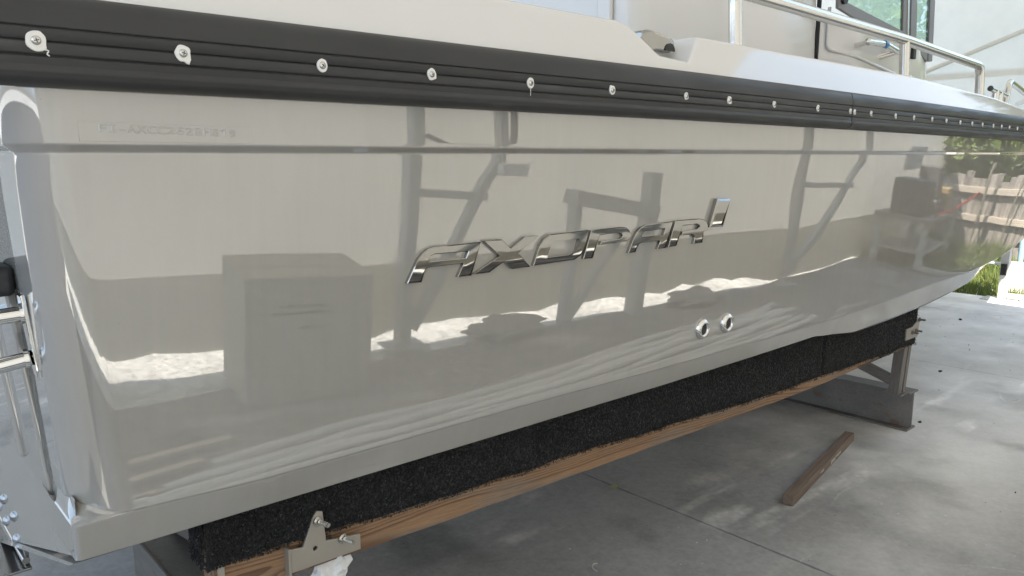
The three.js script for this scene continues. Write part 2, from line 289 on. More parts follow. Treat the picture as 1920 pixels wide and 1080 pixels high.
{
  const t = thing('steel_truss', 'low grey steel trestle mirrored below the middle emblem letters', 'steel frame', [4.1, 0, 1.9], 'steel frames along the fabric wall');
  part('post', beam(V(4.25, 0, 1.95), V(4.25, 1.0, 1.95), 0.09, 0.09), M.grey, t);
  part('post', beam(V(3.55, 0, 1.95), V(3.55, 0.9, 1.95), 0.06, 0.06), M.grey, t);
  part('crossbar', beam(V(3.5, 0.86, 1.95), V(4.3, 0.74, 1.95), 0.1, 0.09), M.grey, t);
  part('brace', beam(V(3.56, 0.05, 1.95), V(4.0, 0.6, 1.95), 0.05, 0.05), M.grey, t);
}

// ---------------------------------------------------------------- hull shape (metres; x forward, y up, z towards the viewer)
const zRail = x => -0.075 * Math.pow(Math.max(0, (x - 1.5) / 3.3), 2.2) - 0.02 * Math.pow(Math.max(0, x - 5.2), 2);
const flare = table([0.3, 1, 2, 3, 4, 5, 6, 7, 8.6], [0.046, 0.044, 0.042, 0.039, 0.037, 0.05, 0.11, 0.24, 0.62]);
const flareS = x => (flare(x - 0.3) + flare(x - 0.15) + flare(x) + flare(x + 0.15) + flare(x + 0.3)) / 5;
const wave = (x, y) => 0.0016 * (n2(x * 2.6, y * 2.4, 11) - 0.5) + 0.0003 * (n2(x * 9, y * 7, 12) - 0.5);
const zHull = (x, y) => zRail(x) - 0.057 - flareS(x) * (1.405 - y) / 0.61 + wave(x, y);
const zUp = x => zRail(x) - 0.045;
const yChine = x => table([0.2, 0.26, 0.32, 0.55, 1.2, 1.75, 2.35, 2.9, 3.4, 3.8, 4.45, 5, 5.7, 6.5, 7.5, 8.6], [0.868, 0.850, 0.826, 0.814, 0.810, 0.801, 0.797, 0.793, 0.803, 0.812, 0.808, 0.826, 0.872, 0.95, 1.08, 1.25])(x);
const yEdge = x => yChine(Math.max(0.36, x)) - 0.0 + 0.0;
const yLow = x => table([0.2, 0.57, 1.22, 1.8, 2.4, 2.72, 2.9, 3.08, 3.5, 3.9, 4.3, 4.55, 4.75, 5.7, 8.6], [0.752, 0.748, 0.742, 0.736, 0.735, 0.735, 0.715, 0.693, 0.697, 0.705, 0.722, 0.735, 0.795, 0.862, 1.24])(x);
const xTransom = y => 0.21 + (1.4 - y) * 0.07;
const stations = [];
for (let x = 0.36; x < 8.6; x += x < 3 ? 0.04 : 0.06) stations.push(x);
function ring(y, side, r, xt, zEnd = -2.3) {                      // one level line: transom, rounded corner, side; y may be a function of x
  const Y = typeof y === 'function' ? y : () => y, o = [], cx = xt + r, cz = side(cx) - r;
  for (let i = 0; i < 14; i++) o.push([xt, Y(xt), lerp(zEnd, cz, Math.pow(i / 14, 0.6))]);
  for (let i = 0; i <= 16; i++) { const a = Math.PI / 2 * (1 - i / 16); o.push([cx - r * Math.sin(a), Y(cx - r * Math.sin(a)), cz + r * Math.cos(a)]); }
  for (let i = 1; i < 4; i++) { const x = lerp(cx, stations[0], i / 4); o.push([x, Y(x), side(x)]); }
  for (const x of stations) o.push([x, Y(x), side(x)]);
  return o;
}
const sheet = rings => grid(rings.length, rings[0].length, (i, j) => rings[j][i], (i, j, q) => [q[0], q[1]]);
const BOAT = [4.2, 0.45, -1.25];
const boat = thing('motor_boat', 'glossy grey-beige motor boat with white deck and thick black rub rail, filling the picture', 'boat', BOAT);
{
  const rings = [];
  for (const y of [1.6, 1.53, 1.47, 1.44, 1.425]) rings.push(ring(y, zUp, 0.075, xTransom(y)));
  rings.push(ring(1.418, x => zUp(x) - 0.0002, 0.075, xTransom(1.418)));
  rings.push(ring(1.4155, x => zUp(x) - 0.0010, 0.075, xTransom(1.415)));
  rings.push(ring(1.4135, x => zUp(x) - 0.0030, 0.074, xTransom(1.413) + 0.002));
  rings.push(ring(1.4075, x => zUp(x) - 0.0100, 0.066, xTransom(1.408) + 0.009));
  rings.push(ring(1.4050, x => zUp(x) - 0.0122, 0.062, xTransom(1.405) + 0.012));
  rings.push(ring(1.4030, x => zHull(x, 1.403) - 0.0006, 0.062, xTransom(1.403) + 0.012));
  rings.push(ring(1.4000, x => zHull(x, 1.400), 0.062, xTransom(1.4) + 0.012));
  const n = 18;
  for (let k = 1; k <= n; k++) {
    const yk = x => lerp(1.394, yChine(x) + 0.004, Math.pow(k / n, 0.9));
    rings.push(ring(yk, x => zHull(x, yk(x)), lerp(0.06, 0.085, k / n), xTransom(lerp(1.39, 0.82, k / n)) + lerp(0.010, 0, k / n)));
  }
  // rounded chine edge
  rings.push(ring(x => yChine(x) + 0.001, x => zHull(x, yChine(x)) - 0.0006, 0.085, xTransom(0.82) + 0.001));
  rings.push(ring(x => yChine(x) - 0.001, x => zHull(x, yChine(x)) - 0.003, 0.084, xTransom(0.82) + 0.003));
  const upper = sheet(rings);
  const ySt = x => Math.max(0, yEdge(x) - yLow(x));
  const strip = [[0.0, 0.0015], [0.06, 0.002], [0.95, 0.027], [1, 0.032]].map(([t, d]) =>
    ring(x => yEdge(x) - 0.001 - Math.max(0.004, ySt(x)) * t, x => zHull(x, yEdge(x)) - 0.002 - d - Math.max(0, yLow(x) < 0.72 ? 0.006 * t : 0), 0.010, 0.246 + 0.006 * t, -0.34));
  const lowZ = x => zHull(x, yChine(x)) - 0.034;
  const shelf = [ring(x => yChine(x) - 0.001, x => zHull(x, yChine(x)) - 0.003, 0.084, xTransom(0.82) + 0.003, -0.23), ring(x => lerp(yChine(x), yEdge(x), 0.62) - 0.0011, x => zHull(x, yChine(x)) - 0.0032, 0.066, lerp(xTransom(0.82) + 0.003, 0.247, 0.35), -0.23), ring(x => lerp(yChine(x), yEdge(x), 0.92) - 0.0012, x => zHull(x, yChine(x)) - 0.0034, 0.036, lerp(xTransom(0.82) + 0.003, 0.247, 0.72), -0.23), ring(x => yEdge(x) - 0.0012, x => zHull(x, yEdge(x)) - 0.0035, 0.010, 0.246, -0.23)];
  const keel = table([0, 3, 4.5, 5.7, 7, 8.6], [0.36, 0.42, 0.62, 0.82, 1.02, 1.28]);
  const under = [0.24, 0.25, ...stations];
  const bottom = grid(8, under.length, (i, j) => { const x = under[i], t = j / 7; return [x, lerp(yEdge(x) - 0.001 - Math.max(0.004, ySt(x)), keel(x), t), lerp(lowZ(x), -1.27, t)]; });
  const back = new THREE.ShapeGeometry(shapeOf([[0.128, 0.86], [0.14, yLow(0.25) + 0.004], [1.27, 0.36], [1.27, 0.86]])); back.rotateY(Math.PI / 2); back.translate(0.257, 0, 0);
  { const q = back.attributes.position; back.computeVertexNormals(); }
  const g = mergeGeometries([upper, sheet(strip), sheet(shelf), bottom, back]);
  // the port half is the mirror image about the keel line
  const h = g.clone(); h.scale(1, 1, -1); h.translate(0, 0, -2.54);
  const ix = h.index.array; for (let i = 0; i < ix.length; i += 3) { const a = ix[i]; ix[i] = ix[i + 1]; ix[i + 1] = a; }
  h.computeVertexNormals();
  part('hull', mergeGeometries([g, h]), M.gel, boat);
}
const hull = boat.children[0];
// raised hull number on its faint plate
{
  const font = await new FontLoader().loadAsync('fonts/droid/droid_sans_mono_regular.typeface.json');
  const gp = plate([[0.292, 1.4205], [0.545, 1.4195], [0.545, 1.4455], [0.292, 1.4485]], 0, 0.0007, 0.0003);
  const pt = new TextGeometry('FI-AXCC2628H819', { font, size: 0.0105, depth: 0.0022, curveSegments: 3, bevelEnabled: true, bevelSize: 0.0004, bevelThickness: 0.0005, bevelSegments: 1 });
  pt.computeBoundingBox(); const k = 0.205 / pt.boundingBox.max.x; pt.scale(k, 1, 1);
  const p = pt.attributes.position; for (let i = 0; i < p.count; i++) { const x = p.getX(i); p.setXYZ(i, x + 0.316, p.getY(i) + 1.4345 - x * 0.022, p.getZ(i) - 0.0011); }
  const g = merge([gp, pt]); g.translate(0, 0, -0.045); part('hull_number', g, M.gel, boat);
}

// ---------------------------------------------------------------- rub rail in two lengths with a joint, its screws and sealant
const railProfile = [[-0.045, 1.600], [-0.034, 1.6125], [-0.022, 1.6135], [-0.013, 1.611], [-0.0065, 1.605], [-0.0025, 1.597], [-0.0006, 1.588], [0, 1.578], [0, 1.5692], [-0.0008, 1.5682], [-0.0042, 1.5672], [-0.0042, 1.5660], [-0.0008, 1.5650], [-0.0002, 1.5640], [-0.0002, 1.5512], [-0.001, 1.5502], [-0.0044, 1.5494], [-0.0044, 1.5482], [-0.001, 1.5474], [-0.0002, 1.5464], [-0.0002, 1.5332], [-0.001, 1.5322], [-0.0044, 1.5314], [-0.0044, 1.5302], [-0.001, 1.5294], [-0.0002, 1.5284],
  [-0.0004, 1.5205], [-0.0014, 1.5190], [-0.0006, 1.5165], [0.0012, 1.5130], [0.0012, 1.5090], [-0.0010, 1.5030], [-0.0065, 1.4975], [-0.0150, 1.4940], [-0.0260, 1.4925], [-0.044, 1.4925]];
const sheer = x => -0.0035 * Math.max(0, x - 1.8) - 0.0012 * Math.max(0, x - 3.5);
function railGeo(x0, x1) {
  const xs = [x0, x0 + 0.0012]; for (let x = x0 + 0.03; x < x1 - 0.02; x += 0.06) xs.push(x); xs.push(x1 - 0.0012, x1);
  const n = xs.length, g = grid(railProfile.length, n, (i, j) => { const x = xs[i], e = (i === 0 || i === n - 1) ? 0.0012 : 0, [u, y] = railProfile[j]; const w = 0.0008 * (n2(x * 3, 1, 33) - 0.5); return [x, y + sheer(x) + (y > 1.55 ? -e : e), zRail(x) + u - e + w]; }, (i, j, q) => [q[0], q[1]]);
  const caps = [x0, x1].map(x => { const s = new THREE.ShapeGeometry(shapeOf(railProfile.map(([u, y]) => [u, y]))); const p = s.attributes.position; for (let i = 0; i < p.count; i++) p.setXYZ(i, x, p.getY(i) + sheer(x), zRail(x) + p.getX(i) - 0.0012); return s; });
  return merge([toCreasedNormals(g, 0.7), ...caps.map(c => { c.computeVertexNormals(); return c; })]);
}
const rails = [part('rub_rail', railGeo(-0.12, 2.6165), M.rubber, boat), part('rub_rail', railGeo(2.6200, 8.4), M.rubber, boat)];
{
  const head = (() => {
    const pts = [[0, 0.0034], [0.0016, 0.0034], [0.0034, 0.0029], [0.0052, 0.0018], [0.0060, 0.0004], [0.0060, -0.0006]].map(p => new THREE.Vector2(...p));
    const d = new THREE.LatheGeometry(pts, 18); d.rotateX(Math.PI / 2); d.deleteAttribute('uv');
    const cross = []; for (const a of [0.5, 0.5 + Math.PI / 2]) { const c = new THREE.BoxGeometry(0.0058, 0.0011, 0.0012); c.rotateZ(a); c.translate(0, 0, 0.0032); c.deleteAttribute('uv'); cross.push(c.toNonIndexed()); }
    const dd = d.toNonIndexed(), col = (g, v) => g.setAttribute('color', new THREE.Float32BufferAttribute(new Float32Array(g.attributes.position.count * 3).fill(v), 3));
    col(dd, 1); cross.forEach(c => col(c, 0.05)); return mergeGeometries([dd, ...cross]);
  })();
  const blobs = []; for (let k = 0; k < 6; k++) {
    const o = [], N = 30, ph = rr(0, 6), tail = [0.5, 1.1, 0.12, 0.4, 0.3, 0.6][k], ta = [-0.75, -0.95, 0.9, -0.6, 2.2, -0.7][k];
    for (let i = 0; i < N; i++) { const a = i / N * 2 * Math.PI, dl = Math.atan2(Math.sin(a - ta), Math.cos(a - ta)); const r = 0.0098 * (1 + 0.16 * (n2(Math.cos(a) * 2 + k * 7 + 9, Math.sin(a) * 2 + 9, 4) - 0.5) + tail * 0.6 * Math.exp(-Math.pow(dl / 0.30, 2)) * (0.7 + 0.3 * Math.sin(a * 9))); o.push([r * Math.cos(a), r * 1.1 * Math.sin(a)]); }
    blobs.push(plate(o, -0.0015, 0.0036, 0.0011));
  }
  const drip = k => { const g = hoseGeo([V(0.004, -0.008, 0.0006), V(0.007 + k * 0.001, -0.010, 0.001), V(0.009, -0.013, 0.0008), V(0.0115, -0.019 + k * 0.001, 0.0004)], 0.00075, 10); return g; };
  blobs[0] = merge([blobs[0], drip(4)]); blobs.push(merge([blobs[2].clone(), hoseGeo([V(0, -0.008, 0), V(0.0006, -0.016, 0.0006), V(0.0004, -0.026, 0.0003)], 0.0007, 8)]));
  const pos = [0.241, 0.429, 0.655, 0.879, 1.131, 1.388, 1.673, 1.869, 2.105, 2.372, 2.602, 2.634, 2.765, 2.979, 3.157, 3.35, 3.515, 3.688, 3.85, 4.0, 4.17, 4.31, 4.45, 4.6, 4.75, 4.95, 5.15, 5.35];
  const pick = [0, 1, 2, 3, 6, 4, 3, 5, 4, 2];
  pos.forEach((x, i) => {
    const p = rails[x > 2.618 ? 1 : 0], y = 1.5488 + sheer(x) - 0.0005 * (i % 3), z = zRail(x) + 0.0004, s = [1.25, 1.15, 1, 1, 1, 1, 0.85, 1, 0.9, 0.95][i] ?? 0.85;
    const t = -Math.atan((zRail(x + 0.05) - zRail(x - 0.05)) / 0.1);
    const b = new THREE.Mesh(blobs[pick[i] ?? (i % 6)], M.sealant); b.name = 'sealant'; b.scale.set(s, s, 1);
    const h = new THREE.Mesh(head, M.screw); h.name = 'screw'; h.rotation.z = rr(0, 1.5); h.scale.setScalar(1.05);
    const o = originOf(p); b.position.set(x - o.x, y - o.y, z - o.z); h.position.set(x - o.x, y - o.y, z - o.z + 0.0018); b.rotation.y = h.rotation.y = t;
    b.castShadow = h.castShadow = true; p.add(b, h);
  });
}

// ---------------------------------------------------------------- deck edge, cabin, rails
{
  const yTop = table([-0.4, 0.9, 1.2, 1.495, 1.525, 1.56, 1.60, 1.62, 1.737, 1.745, 1.818, 1.828, 2.2, 3.25, 3.7, 4.0, 4.4, 5.15, 6, 8.4], [1.730, 1.728, 1.725, 1.723, 1.717, 1.695, 1.662, 1.648, 1.641, 1.645, 1.713, 1.717, 1.714, 1.713, 1.702, 1.692, 1.683, 1.632, 1.60, 1.60]);
  const xs = []; for (let x = -0.4; x < 8.4;) { xs.push(x); x += (x > 1.45 && x < 1.90) ? 0.003 : 0.06; }
  const base = x => 1.60 + sheer(x), out = x => zRail(x) - 0.024, zf = (x, y) => out(x) - 0.42 * (y - base(x)) - 0.25 * Math.pow(Math.max(0, y - base(x)), 2);
  const soft = x => (yTop(x - 0.004) + yTop(x) + yTop(x + 0.004)) / 3;
  const rows = [];
  for (let k = 0; k <= 5; k++) rows.push(x => { const y = lerp(base(x), soft(x) - 0.010, k / 5); return [y, zf(x, y)]; });
  for (let k = 1; k <= 5; k++) { const a = k / 5 * Math.PI / 2; rows.push(x => { const y = soft(x) - 0.010; return [y + 0.010 * Math.sin(a), zf(x, y) - 0.002 - 0.010 * (1 - Math.cos(a))]; }); }
  for (const d of [0.06, 0.12, 0.20, 0.27]) rows.push(x => [soft(x) + 0.0005, zf(x, soft(x)) - 0.012 - d]);
  rows.push(x => [soft(x) - 0.02, zf(x, soft(x)) - 0.29]); rows.push(x => [1.5, zf(x, soft(x)) - 0.29]);
  const g = grid(rows.length, xs.length, (i, j) => { const [y, z] = rows[j](xs[i]); return [xs[i], y, z]; }, (i, j, q) => [q[0], q[1]]);
  const deck = part('bulwark', g, M.deck, boat);
  // side deck and far bulwark
  part('deck', merge([box(0.1, 7.2, 1.50, 1.53, -2.3, -0.3), box(0.1, 7.6, 1.53, 1.72, -2.42, -2.3, 0.03)]), M.deck, boat);
  // mooring cleat in its pocket
  const cl = new THREE.Shape(); cl.moveTo(1.672, 1.662); cl.lineTo(1.672, 1.708); cl.quadraticCurveTo(1.69, 1.722, 1.73, 1.718); cl.lineTo(1.79, 1.709); cl.quadraticCurveTo(1.814, 1.706, 1.815, 1.694); cl.lineTo(1.813, 1.676); cl.lineTo(1.80, 1.668); cl.lineTo(1.70, 1.664);
  const cg = new THREE.ExtrudeGeometry(cl, { depth: 0.05, bevelEnabled: true, bevelSize: 0.008, bevelThickness: 0.01, bevelOffset: -0.008, bevelSegments: 4, curveSegments: 8 }); cg.translate(-0.045, 0.004, -0.17);
  const cleat = part('cleat', cg, M.badge, boat);
  part('recess', new THREE.ExtrudeGeometry(new THREE.Shape([...Array(13)].map((_, i) => new THREE.Vector2(1.79 + 0.02 * Math.cos(i / 12 * Math.PI), 1.671 + 0.02 * Math.sin(i / 12 * Math.PI)))), { depth: 0.004, bevelEnabled: false }).translate(-0.045, 0.004, -0.1105), M.rubber, cleat);
  // handrail
  const zr = x => zRail(x) - 0.075;
  const R = 0.0205, rail = part('handrail', bent([V(2.125, 1.70, -0.15), V(2.105, 1.885, -0.15), V(3.35, 1.862, -0.152), V(4.262, 1.826, -0.155), V(4.285, 1.66, -0.155)], R, 0.035, 16), M.inox, boat);
  part('stanchion', rod(V(3.372, 1.70, -0.15), V(3.352, 1.862, -0.152), 0.0195, 16), M.inox, rail);
  for (const [x, y] of [[2.125, 1.722], [3.372, 1.717], [4.284, 1.688]]) { const c = new THREE.CylinderGeometry(0.031, 0.033, 0.007, 20); c.translate(x, y, -0.152); part('base_flange', c, M.inox, rail); }
  // bow rail end and small mooring post by it
  const br = part('bow_rail', bent([V(5.68, 1.66, -0.45), V(5.745, 1.868, -0.45), V(6.5, 1.80, -0.52), V(7.4, 1.82, -0.85)], 0.019, 0.045, 12), M.inox, boat);
  part('mooring_post', merge([rod(V(5.50, 1.66, -0.45), V(5.50, 1.80, -0.45), 0.022), rod(V(5.58, 1.66, -0.45), V(5.58, 1.79, -0.45), 0.022), rod(V(5.40, 1.803, -0.45), V(5.70, 1.775, -0.45), 0.0175)]), M.inox, boat);
}
{
  // cabin side: plan outline swept upwards
  const plan = [[2.13, -1.95], [2.13, -0.66], [2.135, -0.61], [2.155, -0.575], [2.19, -0.555], [2.24, -0.55], [3.0, -0.55], [3.405, -0.55]];
  const wall = (pl, y0, y1, lean = 0) => grid(8, pl.length, (i, j) => { const y = lerp(y0, y1, j / 7); return [pl[i][0], y, pl[i][1] - lean * (y - y0)]; });
  const up = (f, pl, ys) => grid(ys.length, pl.length, (i, j) => { const y = f(pl[i][0], ys[j]); return [pl[i][0], y, pl[i][1] - 0.05 * (y - 1.5)]; });
  part('cabin_wall', wall(plan, 1.5, 2.62, 0.03), M.deck, boat);
  part('corner_trim', box(2.108, 2.128, 1.53, 2.6, -0.70, -0.64, 0.006), M.deck, boat);
  part('seam_strip', box(3.407, 3.418, 1.5, 2.62, -0.565, -0.547, 0.002), M.black, boat);
  // side door section, a little proud, cut down along the window sill
  const sill = table([3.42, 3.62, 4.2, 4.36, 4.55, 4.75, 5.05], [2.035, 2.005, 1.955, 1.935, 1.885, 1.80, 1.70]);
  const pl2 = [[3.42, -0.56], [3.425, -0.552], [3.46, -0.54], [3.52, -0.51], [3.58, -0.484], [3.62, -0.474], [3.7, -0.47], [4.0, -0.47], [4.2, -0.47], [4.36, -0.475], [4.48, -0.49], [4.58, -0.52], [4.68, -0.58], [4.78, -0.68], [4.9, -0.85], [5.0, -1.2]];
  const g = grid(10, pl2.length, (i, j) => { const [x, z] = pl2[i], y = lerp(1.5, sill(x), j / 9); return [x, y, z]; });
  const door = part('side_door', g, M.deck, boat);
  part('sill', grid(2, pl2.length, (i, j) => { const [x, z] = pl2[i]; return [x, sill(x) + 0.0005, z - j * 0.10]; }), M.deck, door);
  part('moulding', bent([V(3.455, 2.05, -0.528), V(3.46, 1.872, -0.53), V(3.63, 1.845, -0.468), V(4.02, 1.80, -0.466), V(4.26, 1.765, -0.466)], 0.008, 0.022, 8), M.deck, door);
  const hd = part('door_handle', bent([V(3.585, 1.902, -0.405), V(3.75, 1.907, -0.40), V(3.95, 1.892, -0.42)], 0.0155, 0.04, 12), M.inox, door);
  // short posts of the handle and the scrap of blue film on it belong to the same fitting
  hd.geometry = merge([hd.geometry, rod(V(3.60, 1.902, -0.405), V(3.62, 1.895, -0.485), 0.011), rod(V(3.93, 1.89, -0.418), V(3.86, 1.862, -0.48), 0.013), new THREE.SphereGeometry(0.0158, 12, 8).translate(3.585, 1.902, -0.405), new THREE.SphereGeometry(0.0158, 12, 8).translate(3.95, 1.892, -0.42)].map((q, i) => i ? q.translate(-BOAT[0], -BOAT[1], -BOAT[2]) : q));
  part('blue_film', bent([V(3.735, 1.9065, -0.4), V(3.75, 1.907, -0.4), V(3.768, 1.905, -0.4015)], 0.0165, 0.008, 12), MS({ color: lin(0.03, 0.20, 0.52), roughness: 0.4 }), door);
  // windows: frames are pieces butted round the panes
  const P = (pts, z, d, m, name, par, lab) => part(name, plate(pts, z, d, 0.002), m, par, lab);
  const win = P([[3.42, 2.035], [3.62, 2.005], [4.2, 1.958], [4.11, 2.008], [3.455, 2.072], [3.40, 2.62], [3.36, 2.62]], -0.485, 0.016, M.darkFrame, 'side_window', boat);
  P([[3.455, 2.072], [4.11, 2.008], [4.02, 2.62], [3.40, 2.62]], -0.479, 0.005, M.glass, 'pane', win);
  P([[4.11, 2.008], [4.2, 1.958], [4.16, 1.99], [4.05, 2.62], [4.02, 2.62]], -0.485, 0.016, M.darkFrame, 'frame_stile', win);
  P([[4.16, 1.99], [4.178, 1.975], [4.075, 2.62], [4.05, 2.62]], -0.478, 0.014, M.inox, 'trim_strip', win);
  P([[4.178, 1.975], [4.215, 1.965], [4.115, 2.62], [4.075, 2.62]], -0.488, 0.018, M.black, 'seal', win);
  const win2 = P([[4.215, 1.965], [4.30, 1.945], [4.285, 1.985], [4.18, 2.62], [4.115, 2.62]], -0.486, 0.016, M.darkFrame, 'quarter_window', boat);
  P([[4.285, 1.985], [4.45, 1.985], [4.36, 2.62], [4.18, 2.62]], -0.480, 0.005, M.glass, 'pane', win2);
  P([[4.30, 1.945], [4.46, 1.89], [4.465, 1.985], [4.285, 1.985]], -0.487, 0.012, M.darkFrame, 'lower_frame', win2);
  P([[4.465, 1.89], [4.515, 1.895], [4.44, 2.62], [4.36, 2.62], [4.45, 1.985]], -0.488, 0.018, M.darkFrame, 'pillar', win2);
  P([[4.517, 1.895], [4.545, 1.90], [4.465, 2.62], [4.442, 2.62]], -0.492, 0.012, M.galv, 'pillar_edge', win2);
  const knob = new THREE.CylinderGeometry(0.022, 0.022, 0.03, 18); knob.rotateX(Math.PI / 2); knob.translate(3.453, 2.075, -0.47); part('window_latch', knob, M.black, boat);
  part('latch', box(4.225, 4.262, 1.885, 1.94, -0.475, -0.455, 0.006), M.black, boat);
  // far side of the cabin and roof
  part('cabin_roof', merge([box(1.9, 5.0, 2.62, 2.70, -2.05, -0.42, 0.03), box(2.13, 3.4, 1.5, 2.62, -2.0, -1.96, 0.01), box(3.4, 4.9, 1.5, 1.95, -2.0, -1.96, 0.01)]), M.deck, boat);
}

// ---------------------------------------------------------------- emblem letters and drain fittings on the hull side
{
  const mm = a => a.map(([x, y]) => [x / 1000, y / 1000]);
  const L = [
    [[[860, 1149], [896, 1148], [902, 1168], [907, 1175], [916, 1177], [1002, 1177], [987, 1149], [1025, 1148], [1047, 1219], [925, 1218], [910, 1215], [896, 1207], [885, 1195], [876, 1179]], [[914, 1189], [913, 1194], [916, 1200], [924, 1203], [1014, 1202], [1008, 1188]]],
    [[[1054, 1221], [1107, 1220], [1135, 1198], [1176, 1221], [1216, 1221], [1157, 1186], [1197, 1151], [1140, 1151], [1117, 1170], [1075, 1150], [1029, 1150], [1102, 1184]]],
    [[[1205, 1152], [1217, 1184], [1224, 1199], [1235, 1211], [1254, 1221], [1387, 1223], [1380, 1199], [1372, 1174], [1363, 1163], [1344, 1154]], [[1247, 1165], [1258, 1197], [1263, 1203], [1272, 1206], [1354, 1206], [1346, 1176], [1340, 1169], [1330, 1165]]],
    [[[1372, 1153], [1395, 1222], [1509, 1223], [1528, 1220], [1541, 1212], [1548, 1200], [1543, 1190], [1528, 1185], [1430, 1183], [1434, 1192], [1503, 1193], [1511, 1195], [1513, 1199], [1508, 1206], [1497, 1209], [1426, 1208], [1407, 1152]]],
    [[[1542, 1153], [1571, 1153], [1578, 1168], [1584, 1174], [1593, 1176], [1672, 1176], [1662, 1154], [1699, 1154], [1720, 1225], [1608, 1223], [1589, 1218], [1571, 1207], [1557, 1187]], [[1592, 1191], [1594, 1199], [1606, 1206], [1689, 1208], [1684, 1191]]],
    [[[1709, 1155], [1746, 1156], [1761, 1195], [1766, 1211], [1832, 1212], [1843, 1209], [1847, 1203], [1836, 1197], [1769, 1194], [1765, 1184], [1808, 1184], [1822, 1182], [1828, 1174], [1826, 1156], [1868, 1156], [1870, 1180], [1868, 1187], [1886, 1191], [1888, 1203], [1878, 1216], [1862, 1223], [1843, 1226], [1732, 1227]]],
    [[[1891, 1199], [1960, 1197], [1985, 1276], [1918, 1279]]],
  ];
  const em = new THREE.Group(); em.name = 'emblem'; boat.add(em);
  L.forEach(([o, h], i) => {
    const tick = i === 6;
    const g = new THREE.ExtrudeGeometry(shapeOf(mm(o), h ? [mm(h)] : []), { depth: tick ? 0.010 : 0.0085, bevelEnabled: true, bevelSize: tick ? 0.006 : 0.0015, bevelThickness: tick ? 0.004 : 0.0015, bevelOffset: tick ? -0.006 : -0.0015, bevelSegments: 1 });
    const p = g.attributes.position; for (let k = 0; k < p.count; k++) { const x = p.getX(k), y = p.getY(k); p.setZ(k, p.getZ(k) + zHull(x, y) - 0.0005 + (tick ? 0.004 : 0.0025) - 0.002); }
    const c = toCreasedNormals(g, 0.25), nn = c.attributes.normal, pp = c.attributes.position, yt = tick ? 1.28 : 1.222;   // faces slightly domed: they roll over towards their feet
    for (let k = 0; k < pp.count; k++) if (nn.getZ(k) > 0.97) { const dy = (yt - pp.getY(k)) / 0.072, v = V(0, (-0.02 - 0.17 * dy * dy - 0.05 * dy) * (tick ? 0.75 : 1), 1).normalize(); nn.setXYZ(k, v.x, v.y, v.z); pp.setZ(k, pp.getZ(k) - 0.0028 * Math.pow(Math.max(0, dy), 3)); }
    part('letter', c, M.badge, em);
  });
  for (const [x, y] of [[1.925, 0.892], [2.055, 0.891]]) {
    const pr = [[0.0315, -0.002], [0.0315, 0.002], [0.030, 0.006], [0.0265, 0.0105], [0.022, 0.0125], [0.0185, 0.0118], [0.0163, 0.009], [0.0155, 0.004], [0.0155, -0.003]].map(q => new THREE.Vector2(...q));
    const g = new THREE.LatheGeometry(pr, 36); g.rotateX(Math.PI / 2); g.rotateX(0.065); g.translate(x, y, zHull(x, y));
    const f = part('drain_fitting', g, M.chrome, boat);
    const c = new THREE.CylinderGeometry(0.0156, 0.0156, 0.004, 24); c.rotateX(Math.PI / 2 + 0.065); c.translate(x, y, zHull(x, y) + 0.003); part('hole', c, M.black, f);
  }
}
// ---------------------------------------------------------------- stern fittings on the transom
{
  const hp = part('stern_handle', merge([plate([[-0.013, -0.068], [0.013, -0.068], [0.017, -0.055], [0.017, 0.055], [0.013, 0.068], [-0.013, 0.068], [-0.017, 0.055], [-0.017, -0.055]], 0, 0.007, 0.002).rotateY(-Math.PI / 2).rotateZ(0.09).translate(0.236, 1.118, -0.205),
    bent([V(0.232, 1.155, -0.205), V(0.165, 1.150, -0.215), V(0.13, 1.10, -0.26), V(0.14, 1.06, -0.30)], 0.0125, 0.03), bent([V(0.232, 1.082, -0.205), V(0.165, 1.068, -0.225), V(0.12, 1.09, -0.27)], 0.0125, 0.03),
    rod(V(0.228, 1.155, -0.205), V(0.222, 1.1547, -0.2055), 0.0165), rod(V(0.228, 1.082, -0.205), V(0.222, 1.0815, -0.2055), 0.0165)]), M.chrome, boat);
  const rb = new RoundedBoxGeometry(0.05, 0.34, 0.66, 3, 0.009); rb.rotateZ(0.09); rb.translate(0.250, 1.0, -0.80); const lid = part('stern_locker_lid', rb, M.gel, boat);
  const rim = new RoundedBoxGeometry(0.026, 0.38, 0.98, 3, 0.006); rim.rotateZ(0.09); rim.translate(0.247, 1.0, -0.78); part('rim', rim, M.gel, lid);
  const bl = new RoundedBoxGeometry(0.05, 0.05, 0.12, 3, 0.012); bl.translate(0.205, 1.20, -0.315); part('stern_fender_block', bl, M.rubber, boat);
  const dim = MS({ color: lin(0.34, 0.34, 0.34), metalness: 1, roughness: 0.22 });
  const hg = part('trim_tab_hinge', merge([box(0.262, 0.272, 0.50, 0.625, -1.05, -0.72, 0.003), box(0.10, 0.272, 0.49, 0.497, -1.6, -0.70, 0.002), rod(V(0.262, 0.515, -1.08), V(0.262, 0.515, -0.70), 0.008)]), dim, boat);
  for (const [y, z] of [[0.60, -0.76], [0.60, -0.88], [0.545, -0.76], [0.545, -0.88], [0.545, -0.98]]) { const s = new THREE.SphereGeometry(0.014, 14, 8, 0, Math.PI * 2, 0, Math.PI / 2); s.rotateZ(Math.PI / 2); s.translate(0.262, y, z); part('bolt', s, dim, hg); }
}

